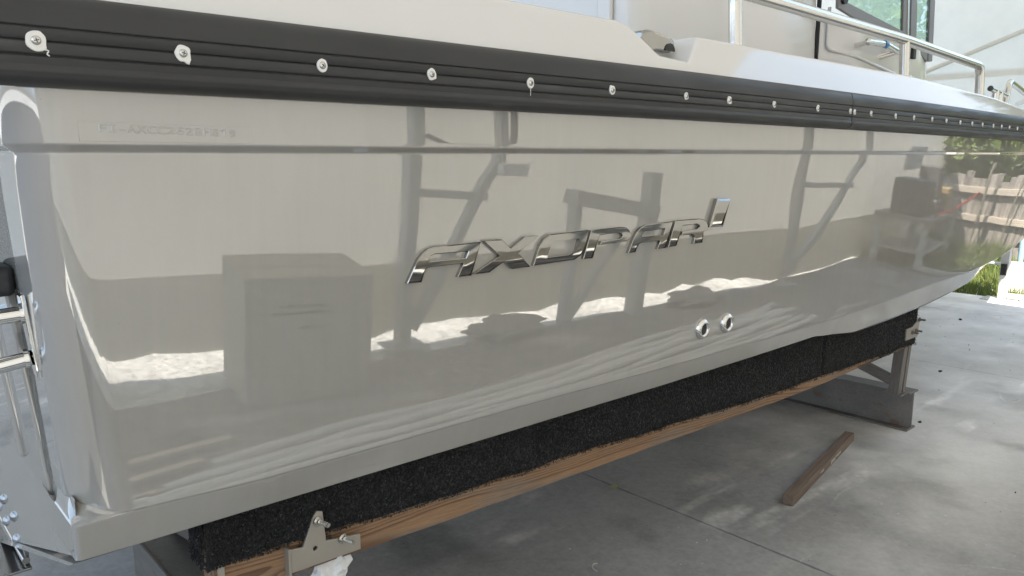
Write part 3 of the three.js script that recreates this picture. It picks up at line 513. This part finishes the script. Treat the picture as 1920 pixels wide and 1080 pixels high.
// ---------------------------------------------------------------- boat cradle: carpeted bunk on steel stands
{
  const cr = thing('boat_cradle', 'steel boat cradle with black carpeted timber bunk held under the hull', 'boat cradle', [2.3, 0, -0.3]);
  const top = x => lerp(0.735, 0.700, sstep(0.4, 3.0, x)) - 0.0, low = x => lerp(0.553, 0.488, Math.pow(Math.min(1, Math.max(0, (x - 0.48) / 2.4)), 0.75)) + 0.012 * sstep(2.6, 3.85, x);
  const cb = x => lerp(0.622, 0.585, sstep(0.48, 1.3, x)) - 0.055 * sstep(1.2, 2.7, x) - 0.022 * sstep(2.5, 3.8, x) + 0.006 * (n2(x * 14, 1, 3) - 0.5) + 0.007 * (n2(x * 5, 1, 7) - 0.5);
  const zF = -0.205, zB = -0.262;
  const woodG = (x0, x1, n) => { const ring = [[zF, 0], [zF, 0.12], [zF, 0.5], [zF, 1], [zB, 1], [zB, 0], [zF, 0]];
    const g = grid(ring.length, n, (i, j) => { const x = lerp(x0, x1, i / (n - 1)), [z, t] = ring[j]; const e = 0.0018 * (n2(x * 12, 3, 8) - 0.5); return [x, lerp(low(x), low(x) + 0.12, t) + (t === 0 ? e : 0), z + 0.001 * (n2(x * 8, j, 9) - 0.5)]; }, (i, j, q) => [q[0] / 2.2, (q[1] + 0.055 * q[0]) / 0.22 + (j > 3 ? q[2] * 3 : 0)]);
    const cap = [x0, x1].map(x => box(x - 0.001, x + 0.001, low(x), low(x) + 0.12, zB, zF, 0)); return merge([toCreasedNormals(g, 0.6), ...cap]); };
  const bunk = part('timber_bunk', woodG(0.495, 3.862, 160), M.wood, cr);
  // carpet wraps over the board; ragged lower edge
  const carpetG = (x0, x1, n, s) => { const rg = [0, 0.02, 0.2, 0.4, 0.6, 0.8, 0.95, 1];
    const g = grid(rg.length + 4, n, (i, j) => { const x = lerp(x0, x1, i / (n - 1)); const e = Math.min(1, Math.min(i, n - 1 - i) / 2); const thick = 0.010 * (0.35 + 0.65 * Math.sqrt(e));
      const b = cb(x), t = top(x); const bul = 0.002 * (n2(x * 20, j, s) - 0.5);
      if (j === 0) return [x, b, zF - 0.002]; if (j < rg.length) return [x, lerp(b, t - 0.008, rg[j]), zF + thick + bul - (j === 1 ? 0.002 : 0)];
      const k = j - rg.length; return [[x, t - 0.002, zF + thick - 0.004], [x, t, zF], [x, t, zB], [x, b, zB - 0.01]][k]; }, (i, j, q) => [q[0] / 1.2, (q[1] + q[2]) / 0.6]);
    return g; };
  const c1 = part('carpet', carpetG(0.482, 2.926, 260, 21), M.carpet, bunk), c2 = part('carpet', carpetG(2.934, 3.882, 90, 22), M.carpet, bunk);
  // end flap of the carpet at the stern end
  part('carpet', grid(8, 6, (i, j) => [0.482 - 0.010 * Math.sin(j / 7 * Math.PI) - 0.002, lerp(cb(0.49), top(0.49) - 0.004, j / 7), lerp(zF + 0.006, zB, i / 5)], (i, j, q) => [q[2] / 1.2, q[1] / 0.6]), M.carpet, bunk);
  // pile: short loops standing off the carpet face
  {
    const N = 26000, loop = new THREE.TorusGeometry(0.0017, 0.00065, 3, 5, Math.PI * 1.2), im = new THREE.InstancedMesh(loop, MS({ color: lin(0.024, 0.0245, 0.026), roughness: 1 }), N);
    const m = new THREE.Matrix4(), q = new THREE.Quaternion(), e = new THREE.Euler(), c = new THREE.Color(), o = originOf(cr);
    for (let i = 0; i < N; i++) {
      const u = Math.pow(rnd(), 1.7), x = 0.478 + u * 3.4, b = cb(x), y = lerp(b - 0.003, top(x) - 0.001, rnd()); const end = rnd() < 0.03;
      e.set(rr(-1, 1), rr(-1.5, 1.5), rr(0, 6.3)); q.setFromEuler(e); const s = rr(0.7, 1.5);
      m.compose(end ? V(0.472 + rr(-0.003, 0.004) - o.x, rr(cb(0.49), top(0.49)) - o.y, rr(zB, zF + 0.01) - o.z) : V(x - o.x, y - o.y, zF + 0.0105 + rr(-0.001, 0.0015) - o.z), q, V(s, s, s)); im.setMatrixAt(i, m);
      const l = rnd() < 0.06 ? rr(2.5, 5) : rr(0.25, 1.5); im.setColorAt(i, c.setRGB(l, l, l * 1.02));
    }
    im.name = 'carpet_pile'; im.userData.kind = 'stuff'; im.castShadow = im.receiveShadow = true; bunk.add(im);
  }
  // aft bracket plate with bolts and hole
  const bp = plate([[0.644, 0.556], [0.806, 0.552], [0.806, 0.588], [0.765, 0.594], [0.724, 0.600], [0.7185, 0.668], [0.706, 0.672], [0.698, 0.664], [0.672, 0.604], [0.644, 0.608]], zF + 0.010, 0.006, 0.0012, [[...Array(14)].map((_, i) => [0.6985 + 0.0052 * Math.cos(i / 14 * 6.283), 0.592 + 0.0052 * Math.sin(i / 14 * 6.283)])]);
  const br = part('bracket', bp, M.galv, cr);
  part('backing', box(0.66, 0.74, 0.575, 0.605, zF + 0.007, zF + 0.0095, 0), M.black, br);
  part('angle_leg', box(0.637, 0.6425, 0.545, 0.612, zF - 0.06, zF + 0.020, 0.001), M.galv, br);
  for (const [x, y] of [[0.706, 0.650], [0.762, 0.592]]) {
    const w = new THREE.CylinderGeometry(0.0115, 0.0115, 0.002, 20), n = new THREE.CylinderGeometry(0.0085, 0.0085, 0.007, 6), b = new THREE.CylinderGeometry(0.0048, 0.0048, 0.030, 14), gs = [w.translate(0, 0.001, 0), n.translate(0, 0.005, 0), b.translate(0, 0.018, 0)];
    for (const k of [0.012, 0.015, 0.018, 0.021, 0.024, 0.027, 0.030]) gs.push(new THREE.TorusGeometry(0.0048, 0.0006, 5, 14).rotateX(Math.PI / 2).translate(0, k, 0));
    const g = merge(gs); g.rotateX(Math.PI / 2); g.rotateY(0.25); g.translate(x, y, zF + 0.016); part('bolt', g, M.inox, br);
  }
  part('end_strap', box(0.499, 0.512, 0.5, 0.632, zF + 0.002, zF + 0.006, 0.001), M.galv, cr);
  // aft stand
  const ib = (x, z0, z1, w, h, nm) => { const g = merge([box(x - w / 2, x + w / 2, h - 0.009, h, z0, z1, 0.002), box(x - w / 2, x + w / 2, 0.001, 0.010, z0, z1, 0.002), box(x - 0.005, x + 0.005, 0.010, h - 0.009, z0, z1, 0)]); const p = g.attributes.position, uv = g.attributes.uv; for (let i = 0; i < p.count; i++) uv.setXY(i, p.getZ(i) * 1.5, (p.getY(i) + p.getX(i)) * 1.5); return part(nm, g, M.steel, cr); };
  ib(0.715, -1.32, -0.30, 0.145, 0.21, 'base_beam');
  part('side_plate', box(0.632, 0.640, 0.0, 0.215, -1.30, -0.34, 0.001), M.steel, cr);
  part('post', beam(V(0.72, 0.21, -0.33), V(0.72, 0.55, -0.33), 0.06, 0.06), M.steel, cr);
  part('diagonal_brace', beam(V(0.76, 0.235, -1.28), V(0.74, 0.42, -0.36), 0.05, 0.05), M.steel, cr);
  part('arm', beam(V(0.72, 0.50, -0.5), V(0.72, 0.52, -0.22), 0.05, 0.05), M.steel, cr);
  // forward stand
  ib(4.10, -1.6, -0.262, 0.11, 0.205, 'base_beam');
  part('post', merge([beam(V(3.985, 0.205, -0.315), V(3.985, 0.56, -0.295), 0.045, 0.05), beam(V(4.03, 0.205, -0.312), V(4.03, 0.62, -0.29), 0.03, 0.05)]), M.steel, cr);
  part('arm', beam(V(3.985, 0.40, -0.62), V(3.985, 0.475, -0.285), 0.045, 0.05), M.steel, cr);
  part('diagonal_brace', beam(V(3.985, 0.40, -0.72), V(3.985, 0.275, -0.335), 0.045, 0.045), M.steel, cr);
  part('weld_foot', box(3.955, 4.06, 0.205, 0.212, -0.36, -0.27, 0.001), M.steel, cr);
  const fb = part('bracket', plate([[3.735, 0.545], [3.872, 0.545], [3.884, 0.63], [3.80, 0.60], [3.735, 0.598]], zF + 0.010, 0.006, 0.001), M.galv, cr);
  for (const [x, y] of [[3.80, 0.575], [3.842, 0.578], [3.872, 0.628]]) { const g = merge([new THREE.CylinderGeometry(0.0105, 0.0105, 0.006, 6).translate(0, 0.003, 0), new THREE.CylinderGeometry(0.005, 0.005, 0.03, 10).translate(0, 0.014, 0)]); g.rotateX(Math.PI / 2); g.translate(x, y, zF + 0.016); part('bolt', g, M.steel, fb); }
}
{ // crumpled white plastic hanging by the bracket
  const g = new THREE.IcosahedronGeometry(0.05, 5), p = g.attributes.position;
  for (let i = 0; i < p.count; i++) { const x = p.getX(i), y = p.getY(i), z = p.getZ(i); const k = 1 + 0.9 * Math.abs(n2(x * 45 + 20, y * 45 + z * 30 + 20, 3) - 0.5) - 0.5 * Math.abs(n2(x * 90 + 40, z * 90 + y * 40 + 20, 5) - 0.5) + (x > 0.02 && y > 0.01 ? 0.55 * (x + y) / 0.07 : 0); p.setXYZ(i, x * k * 0.78, y * k * 0.8, z * k * 0.6); }
  g.computeVertexNormals(); g.translate(0.735, 0.503, -0.225);
  solo('crumpled_plastic', 'crumpled white plastic scrap tucked under the near bunk bracket', 'plastic scrap', toCreasedNormals(g, 0.25), MS({ color: lin(0.66, 0.66, 0.66), roughness: 0.4 }));
}

// ---------------------------------------------------------------- loose things on the floor
{
  const st = new RoundedBoxGeometry(0.93, 0.042, 0.046, 2, 0.004), p = st.attributes.position, uv = st.attributes.uv;
  for (let i = 0; i < p.count; i++) { uv.setXY(i, p.getX(i), (p.getY(i) + p.getZ(i)) * 3); }
  const t = thing('timber_offcut', 'dark weathered square timber offcut with smear of white paint lying on the floor', 'timber offcut', [3.28, 0, -0.325]);
  st.rotateY(Math.atan2(0.155, 0.845)); st.translate(3.26, 0.0215, -0.325); part('timber', st, MS({ map: greyWoodMap, bumpMap: woodBump, bumpScale: 0.002, roughness: 0.85, color: lin(0.62, 0.50, 0.42) }), t);
  const smears = []; for (const [u0, u1, w, sd] of [[0.06, 0.13, 0.010, 1], [0.14, 0.22, 0.006, 2], [-0.10, -0.05, 0.005, 3]]) { const o = [], N = 14; for (let i = 0; i <= N; i++) { const u = lerp(u0, u1, i / N); o.push([u, 0.030 - 0.006 * n2(u * 160, 1, sd)]); } for (let i = N; i >= 0; i--) { const u = lerp(u0, u1, i / N); o.push([u, 0.030 - w * (0.8 + 1.2 * n2(u * 140, 4, sd)) - 0.004]); } smears.push(plate(o, 0.0232, 0.0008, 0.0002)); }
  const sm = merge(smears); sm.rotateY(Math.atan2(0.155, 0.845)); sm.translate(3.26, 0, -0.325); const sp = part('paint_smear', sm, MS({ color: lin(0.42, 0.40, 0.36), roughness: 0.9 }), t); sp.userData.kind = 'stuff';
  const leaf = new THREE.SphereGeometry(0.02, 14, 10), q = leaf.attributes.position; for (let i = 0; i < q.count; i++) { const x = q.getX(i), z = q.getZ(i); q.setXYZ(i, x * 1.1, q.getY(i) * 0.12 + 10 * x * x + 6 * z * z, z * (0.75 - 12 * x)); }
  leaf.computeVertexNormals(); leaf.translate(2.405, 0.006, -0.82); solo('leaf', 'small pale yellow-green leaf lying in the floor joint', 'leaf', leaf, MS({ color: lin(0.38, 0.40, 0.14), roughness: 0.7 }));
  const bit = (x, z, r, s, c, label) => { const g = new THREE.IcosahedronGeometry(r, 2), b = g.attributes.position; for (let i = 0; i < b.count; i++) { const k = 0.6 + 0.9 * n2(b.getX(i) / r * 2 + s * 9, b.getZ(i) / r * 2 + b.getY(i) / r + 7, s); b.setXYZ(i, b.getX(i) * k * 1.5, b.getY(i) * k * 0.55, b.getZ(i) * k); } g.computeVertexNormals(); g.translate(x, r * 0.4, z); solo('debris_scrap', label, 'debris', g, MS({ color: c, roughness: 0.9 })); };
  bit(7.26, -1.07, 0.012, 1, lin(0.02, 0.02, 0.02), 'dark scrap on the bright floor nearest the bow');
  bit(5.385, -0.572, 0.010, 2, lin(0.03, 0.03, 0.035), 'dark scrap on the floor beyond the long joint, right of the forward stand');
  bit(4.25, -0.275, 0.008, 3, lin(0.04, 0.035, 0.03), 'dark scrap beside the end of the forward base beam');
  solo('bent_wire', 'short bent pale wire lying on the near floor', 'wire', hoseGeo([V(1.845, 0.004, -0.415), V(1.85, 0.004, -0.44), V(1.872, 0.005, -0.455), V(1.885, 0.004, -0.450)], 0.0022, 20), MS({ color: lin(0.5, 0.5, 0.45), roughness: 0.6 }));
  // uncountable chips and flecks
  const N = 130, im = new THREE.InstancedMesh(new THREE.IcosahedronGeometry(1, 0), MS({ color: 0xffffff, roughness: 0.9 }), N), m = new THREE.Matrix4(), qq = new THREE.Quaternion(), c = new THREE.Color();
  for (let i = 0; i < N; i++) { const x = 1.2 + 6.5 * Math.pow(rnd(), 0.8), z = rr(-1.8, 0.6), s = rr(0.001, 0.0035) * (1 + x * 0.1); qq.setFromEuler(new THREE.Euler(rr(0, 6), rr(0, 6), 0)); m.compose(V(x, s * 0.3, z), qq, V(s * rr(1, 3), s * 0.6, s)); im.setMatrixAt(i, m); const l = rnd() < 0.75 ? rr(0.4, 0.7) : rr(0.02, 0.1); im.setColorAt(i, c.setRGB(l, l * 0.97, l * 0.9)); }
  im.name = 'floor_debris'; im.userData = { kind: 'stuff', label: 'tiny pale and dark chips scattered over the concrete floor', category: 'debris' }; im.receiveShadow = im.castShadow = true; scene.add(im);
}

// ---------------------------------------------------------------- things beside the fabric wall that the glossy hull mirrors
{
  const t = thing('carton', 'large grey-brown cardboard carton standing by the fabric wall, mirrored left of the emblem', 'carton', [1.65, 0, 2.02]);
  const c = new RoundedBoxGeometry(0.58, 0.6, 0.40, 2, 0.006); c.rotateY(0.16); c.translate(1.66, 0.3, 1.93); part('box', c, M.card, t);
  const tape = new RoundedBoxGeometry(0.582, 0.003, 0.06, 1, 0.001); tape.rotateY(0.16); tape.translate(1.66, 0.6005, 1.93); part('tape', tape, MS({ color: lin(0.34, 0.3, 0.22), roughness: 0.3 }), t);
  for (const [dx, y0, w] of [[-0.09, 0.46, 0.2], [-0.09, 0.43, 0.26], [-0.05, 0.36, 0.12]]) { const b = box(-w / 2, w / 2, 0, 0.012, 0, 0.001, 0); b.rotateY(Math.PI); b.translate(dx + 0.05, y0, -0.2008); b.rotateY(0.16); b.translate(1.66, 0, 1.93); part('print', b, MS({ color: lin(0.12, 0.11, 0.1), roughness: 0.8 }), t); }
  const tones = [0.75, 0.82, 0.66, 0.78, 0.7, 0.82, 0.74, 0.68], where = ['nearest the hull', 'second from the hull', 'third from the hull', 'fourth from the hull', 'fifth from the hull', 'sixth from the hull', 'seventh from the hull', 'nearest the fabric wall'];
  for (let k = 0; k < 8; k++) {
    const pts = []; for (let x = -0.4 + 0.2 * k; x < 5.5; x += 0.3) { const z = 0.86 + 0.075 * k + 0.34 * (n2(x * 0.75 + 3, 4 + k * 0.06, 51) - 0.5) + 0.05 * (n2(x * 2.1, k * 3, 52) - 0.5) + 0.05 * (x - 2); pts.push(V(x, 0.031, z)); }
    solo('hose', `pale grey hose lying along the floor, ${where[k]}`, 'hose', hoseGeo(pts, 0.03, 120), MS({ color: lin(tones[k], tones[k] * 0.99, tones[k] * 0.95), roughness: 0.5 }), 'pale hoses lying on the floor beside the hull');
  }
  const bundle = (x, w, h, sd, label) => { const g = new THREE.SphereGeometry(1, 40, 20), p = g.attributes.position; for (let i = 0; i < p.count; i++) { const a = p.getX(i), b = p.getY(i), c = p.getZ(i), k = 0.6 + 0.45 * n2(a * 2 + sd * 5 + 9, c * 3 + b * 2 + 9, sd) + 0.35 * n2(a * 7 + 19, b * 6 + c * 5 + 19, sd + 3); p.setXYZ(i, a * w * k, Math.max(-0.5, b) * h * k + 0.5 * h, c * 0.14 * k); } g.computeVertexNormals(); g.translate(x, 0, zWall(x) - 0.17); solo('fabric_bundle', label, 'fabric bundle', g, MS({ color: lin(0.33, 0.32, 0.30), roughness: 0.9 })); };
  bundle(3.15, 0.30, 0.06, 1, 'grey heap of folded fabric at the wall foot, below the middle of the mirrored emblem');
  bundle(5.0, 0.30, 0.05, 2, 'flat grey heap of folded fabric at the wall foot, mirrored above the drain fittings');
  solo('black_cable', 'dark cable hanging in loops from the steel frame near the emblem', 'cable', hoseGeo([V(2.45, 1.5, 2.1), V(2.75, 1.32, 2.08), V(3.0, 1.38, 2.07), V(3.05, 1.7, 2.08), V(2.98, 2.1, 2.08)], 0.022), MS({ color: lin(0.12, 0.12, 0.12), roughness: 0.6 }));
  solo('switch_box', 'pale switch box on the forked steel frame', 'switch box', box(3.0, 3.2, 0.98, 1.08, 2.06, 2.12, 0.01), M.white);
  [[0.62, 1.05, 1.22, 0.42, 'the one nearest the hull'], [0.66, 1.0, 1.38, 0.10, 'the middle one'], [0.72, 1.16, 1.52, -0.08, 'the one nearest the fabric wall']].forEach(([x0, x1, z, tl, w]) => solo('batten', `pale timber batten on the floor by the stern, ${w}`, 'batten', beam(V(x0, 0.014, z), V(x1, 0.014, z + 0.1 * tl), 0.035, 0.024), MS({ color: lin(0.62, 0.56, 0.46), roughness: 0.8 }), 'pale battens on the floor by the stern'));
  // work table near the bow
  const w = thing('work_table', 'cluttered grey steel work table by the fabric wall, mirrored near the bow', 'work table', [9.6, 0, 1.6]);
  part('tabletop', box(8.6, 10.1, 0.50, 0.55, 1.3, 1.95), M.greyWood, w);
  for (const [x, z] of [[8.68, 1.36], [10.0, 1.36], [8.68, 1.9], [10.0, 1.9]]) part('leg', beam(V(x, 0, z), V(x, 0.5, z), 0.07, 0.07), M.grey, w);
  part('shelf', box(8.7, 10.0, 0.16, 0.18, 1.36, 1.9), M.grey, w);
  solo('tool_case', 'dark upright tool case on the near end of the work table', 'tool case', box(8.7, 9.05, 0.552, 0.92, 1.45, 1.8, 0.02), MS({ color: lin(0.05, 0.05, 0.05), roughness: 0.5 }));
  solo('machine_head', 'dark boxy machine on the middle of the work table', 'machine', merge([box(9.3, 9.7, 0.552, 0.7, 1.45, 1.8, 0.02), box(9.4, 9.6, 0.7, 1.05, 1.5, 1.75, 0.02)]), MS({ color: lin(0.09, 0.09, 0.1), roughness: 0.5 }));
  solo('ochre_case', 'small ochre case on the work table beside the machine', 'case', box(9.75, 9.95, 0.552, 0.82, 1.42, 1.7, 0.015), MS({ color: lin(0.36, 0.27, 0.14), roughness: 0.6 }));
  solo('back_board', 'dark grey board leaning above the work table', 'board', box(9.6, 10.2, 0.95, 1.5, 1.99, 2.03, 0.01), M.grey);
  solo('red_hose', 'red air hose arching over the far end of the work table', 'hose', hoseGeo([V(8.9, 0.58, 1.35), V(9.8, 0.58, 1.32), V(10.4, 0.66, 1.25), V(10.9, 0.72, 1.15), V(11.15, 0.55, 1.05), V(11.2, 0.2, 1.0), V(11.2, 0.02, 1.0)], 0.016), MS({ color: lin(0.42, 0.05, 0.03), roughness: 0.4 }));
}

// ---------------------------------------------------------------- outdoors beyond the shelter
{
  // wooden fence across the yard
  const fx = 10.9, f = thing('wooden_fence', 'low weathered paling fence with pale rails beyond the bow', 'fence', [fx, 0, 0]);
  const tones = [0, 1, 2, 3].map(k => MS({ map: greyWoodMap, roughness: 0.9, color: lin([1.1, 0.85, 1.25, 0.95][k], [1.14, 0.88, 1.3, 0.98][k], [1.2, 0.93, 1.38, 1.03][k]) }));
  const geos = [0, 1, 2, 3].map(k => { const g = new RoundedBoxGeometry(0.018, 0.90 + 0.03 * k, 0.125, 1, 0.003); const p = g.attributes.position, uv = g.attributes.uv; for (let i = 0; i < p.count; i++) uv.setXY(i, p.getY(i) * 0.8 + k * 0.3, p.getZ(i) * 0.7 + k * 0.21); return g; });
  let n = 0; for (let z = -4.2; z < 1.93; z += 0.128) { const k = (n * 7 + 3) % 4, m = new THREE.Mesh(geos[k], tones[(n * 5 + 1) % 4]); m.name = 'picket'; m.position.set(rr(-0.004, 0.004), 0.44 + 0.015 * k + rr(-0.02, 0.02), z); m.rotation.x = rr(-0.012, 0.012); m.castShadow = m.receiveShadow = true; f.add(m); n++; }
  const railM = MS({ map: greyWoodMap, roughness: 0.9, color: lin(2.0, 2.0, 1.95) });
  for (const y of [0.42, 0.76]) part('rail', box(fx - 0.06, fx - 0.0125, y - 0.04, y + 0.04, -4.3, 1.95, 0.006), railM, f);
  const pipe = (x, z, h, lab) => solo('steel_pipe_post', lab, 'post', rod(V(x, 0, z), V(x, h, z), 0.022), M.galv, 'thin steel posts before the fence');
  pipe(10.72, 1.05, 1.12, 'thin galvanised post before the fence, right of the work table');
  pipe(10.72, 0.42, 1.14, 'thin galvanised post before the fence, nearer the bow');
  const gp = thing('gate_post', 'square grey steel post on a bolted foot plate at the grass edge', 'post', [8.6, 0, -1.14]);
  part('post', box(8.575, 8.645, 0.012, 1.0, -1.175, -1.105), M.grey, gp); part('foot_plate', box(8.48, 8.70, 0, 0.012, -1.30, -1.0), M.grey, gp);
  part('latch_box', box(8.55, 8.575, 0.25, 0.36, -1.165, -1.115), M.black, gp); part('bottom_rail', box(8.59, 8.63, 0.02, 0.07, -1.1, 1.4), M.grey, gp);
  solo('blue_pole', 'pale blue plastic pole upright by the fence at the right edge', 'pole', rod(V(9.2, 0, -1.18), V(9.2, 1.5, -1.155), 0.026), MS({ color: lin(0.30, 0.48, 0.60), roughness: 0.5 }));
  const sh = new RoundedBoxGeometry(0.02, 0.36, 0.9, 2, 0.006); sh.rotateZ(0.18); sh.translate(9.0, 0.165, -0.80); solo('white_sheet', 'white sheet panel leaning behind the grey post at the right edge', 'panel', sh, M.white);
  solo('metal_frame', 'low pale metal frame in the grass before the fence', 'frame', bent([V(9.5, 0.0, -1.78), V(9.5, 0.24, -1.78), V(9.5, 0.25, -1.28), V(9.5, 0.0, -1.28)], 0.018, 0.03), MS({ color: lin(0.5, 0.55, 0.58), roughness: 0.5 }));
  // grass
  const blade = new THREE.BufferGeometry(); blade.setAttribute('position', new THREE.Float32BufferAttribute([-0.006, 0, 0, 0.006, 0, 0, 0.004, 0.6, 0.03, -0.006, 0, 0, 0.004, 0.6, 0.03, 0.0, 1, 0.12], 3)); blade.computeVertexNormals();
  const N = 30000, im = new THREE.InstancedMesh(blade, MP({ color: 0xffffff, roughness: 0.9, transmission: 0.3, thickness: 0, side: THREE.DoubleSide }), N), m = new THREE.Matrix4(), q = new THREE.Quaternion(), c = new THREE.Color();
  for (let i = 0; i < N; i++) { const x = lerp(8.74, 11.3, Math.pow(rnd(), 1.2)), z = rr(-4.2, 4.6), h = rr(0.04, 0.13) * (x > 10.2 ? 2 : 1) * (0.6 + n2(x * 2, z * 2, 4)); q.setFromEuler(new THREE.Euler(rr(-0.4, 0.4), rr(0, 6.28), rr(-0.4, 0.4))); m.compose(V(x, -0.03, z), q, V(1, h, h)); im.setMatrixAt(i, m); const y = rnd(); im.setColorAt(i, c.setRGB(lerp(0.07, 0.2, y), lerp(0.14, 0.22, y), lerp(0.025, 0.05, y))); }
  im.name = 'grass'; im.userData = { kind: 'stuff', label: 'sunlit rough grass along the fence beyond the floor', category: 'grass' }; im.castShadow = im.receiveShadow = true; scene.add(im);
  // trees
  const leafG = new THREE.BufferGeometry(); leafG.setAttribute('position', new THREE.Float32BufferAttribute([0, 0, 0, 0.06, 0.02, 0.05, 0, 0.01, 0.16, 0, 0, 0, 0, 0.01, 0.16, -0.06, 0.02, 0.05], 3)); leafG.computeVertexNormals();
  const bark = MS({ color: lin(0.09, 0.075, 0.06), roughness: 1 });
  const tree = (x, z, h, r, hue, label, kind = 'tree', group = 'trees beyond the fence') => {
    const t = thing(kind, label, kind, [x, -0.03, z], group), top = V(x + rr(-0.3, 0.3), h * 0.8, z + rr(-0.3, 0.3));
    const limbs = [new THREE.TubeGeometry(new THREE.CatmullRomCurve3([V(x, -0.05, z), V(x + 0.08, h * 0.3, z - 0.05), top]), 12, h * 0.018, 8, false)];
    const tips = []; for (let k = 0; k < 14; k++) { const a = rr(0, 6.28), y0 = h * rr(0.12, 0.6), e = V(x + Math.cos(a) * r * rr(0.4, 0.95), y0 + h * rr(0.05, 0.32), z + Math.sin(a) * r * rr(0.4, 0.95)); tips.push(e); limbs.push(new THREE.TubeGeometry(new THREE.CatmullRomCurve3([V(x, y0, z), V(x, y0, z).lerp(e, 0.5).add(V(0, 0.15, 0)), e]), 6, h * 0.006, 5, false)); }
    tips.push(top); part('trunk', merge(limbs), bark, t);
    const n = 4200, cm = new THREE.InstancedMesh(leafG, MP({ color: 0xffffff, roughness: 0.8, transmission: 0.35, thickness: 0, side: THREE.DoubleSide }), n);
    for (let i = 0; i < n; i++) { const e = tips[Math.floor(rnd() * tips.length)], s = r * 0.42 * Math.pow(rnd(), 0.5), a = rr(0, 6.28), b = Math.acos(rr(-1, 1)); q.setFromEuler(new THREE.Euler(rr(0, 6), rr(0, 6), rr(0, 6))); const k = rr(0.7, 1.5); m.compose(V(e.x - x + s * Math.sin(b) * Math.cos(a), e.y + 0.03 + s * Math.cos(b) * 0.8, e.z - z + s * Math.sin(b) * Math.sin(a)), q, V(k, k, k)); cm.setMatrixAt(i, m); const y = rnd(); cm.setColorAt(i, c.setRGB(hue[0] * lerp(0.7, 1.4, y), hue[1] * lerp(0.7, 1.3, y), hue[2])); }
    cm.name = 'crown'; cm.userData.kind = 'stuff'; cm.castShadow = cm.receiveShadow = true; t.add(cm);
  };
  tree(15.5, 4.3, 4.4, 1.7, [0.12, 0.20, 0.05], 'bushy mid green tree mirrored at the end of the fabric wall');
  tree(14.5, 2.4, 3.4, 1.5, [0.17, 0.26, 0.06], 'low light green tree beyond the fence, mirrored below the rub rail');
  tree(17.5, 0.9, 6.2, 1.8, [0.08, 0.13, 0.045], 'tall dark green tree with bare lower trunk beyond the fence');
  tree(14.2, 0.1, 3.0, 1.5, [0.2, 0.27, 0.07], 'yellow green bush-like tree close behind the fence');
  tree(16, -2.2, 5, 1.9, [0.12, 0.19, 0.05], 'broad green tree beyond the fence, behind the curtain');
  const sh2 = 'shrubs behind the fence';
  tree(12.6, 1.7, 2.1, 1.25, [0.15, 0.23, 0.06], 'shrub behind the fence at the end of the fabric wall', 'shrub', sh2);
  tree(12.4, 0.3, 1.7, 1.2, [0.19, 0.26, 0.07], 'pale yellow green shrub behind the fence, second from the fabric wall', 'shrub', sh2);
  tree(12.8, -1.2, 2.0, 1.3, [0.13, 0.21, 0.055], 'shrub behind the fence opposite the bow', 'shrub', sh2);
  tree(15.2, 3.6, 3.0, 1.6, [0.12, 0.2, 0.05], 'tall shrub farther back beside the bushy tree', 'shrub', sh2);
  tree(18.5, 6.8, 6.5, 2.2, [0.1, 0.16, 0.05], 'big green tree farthest to the right beyond the fence');
}
renderer.render(scene, camera);
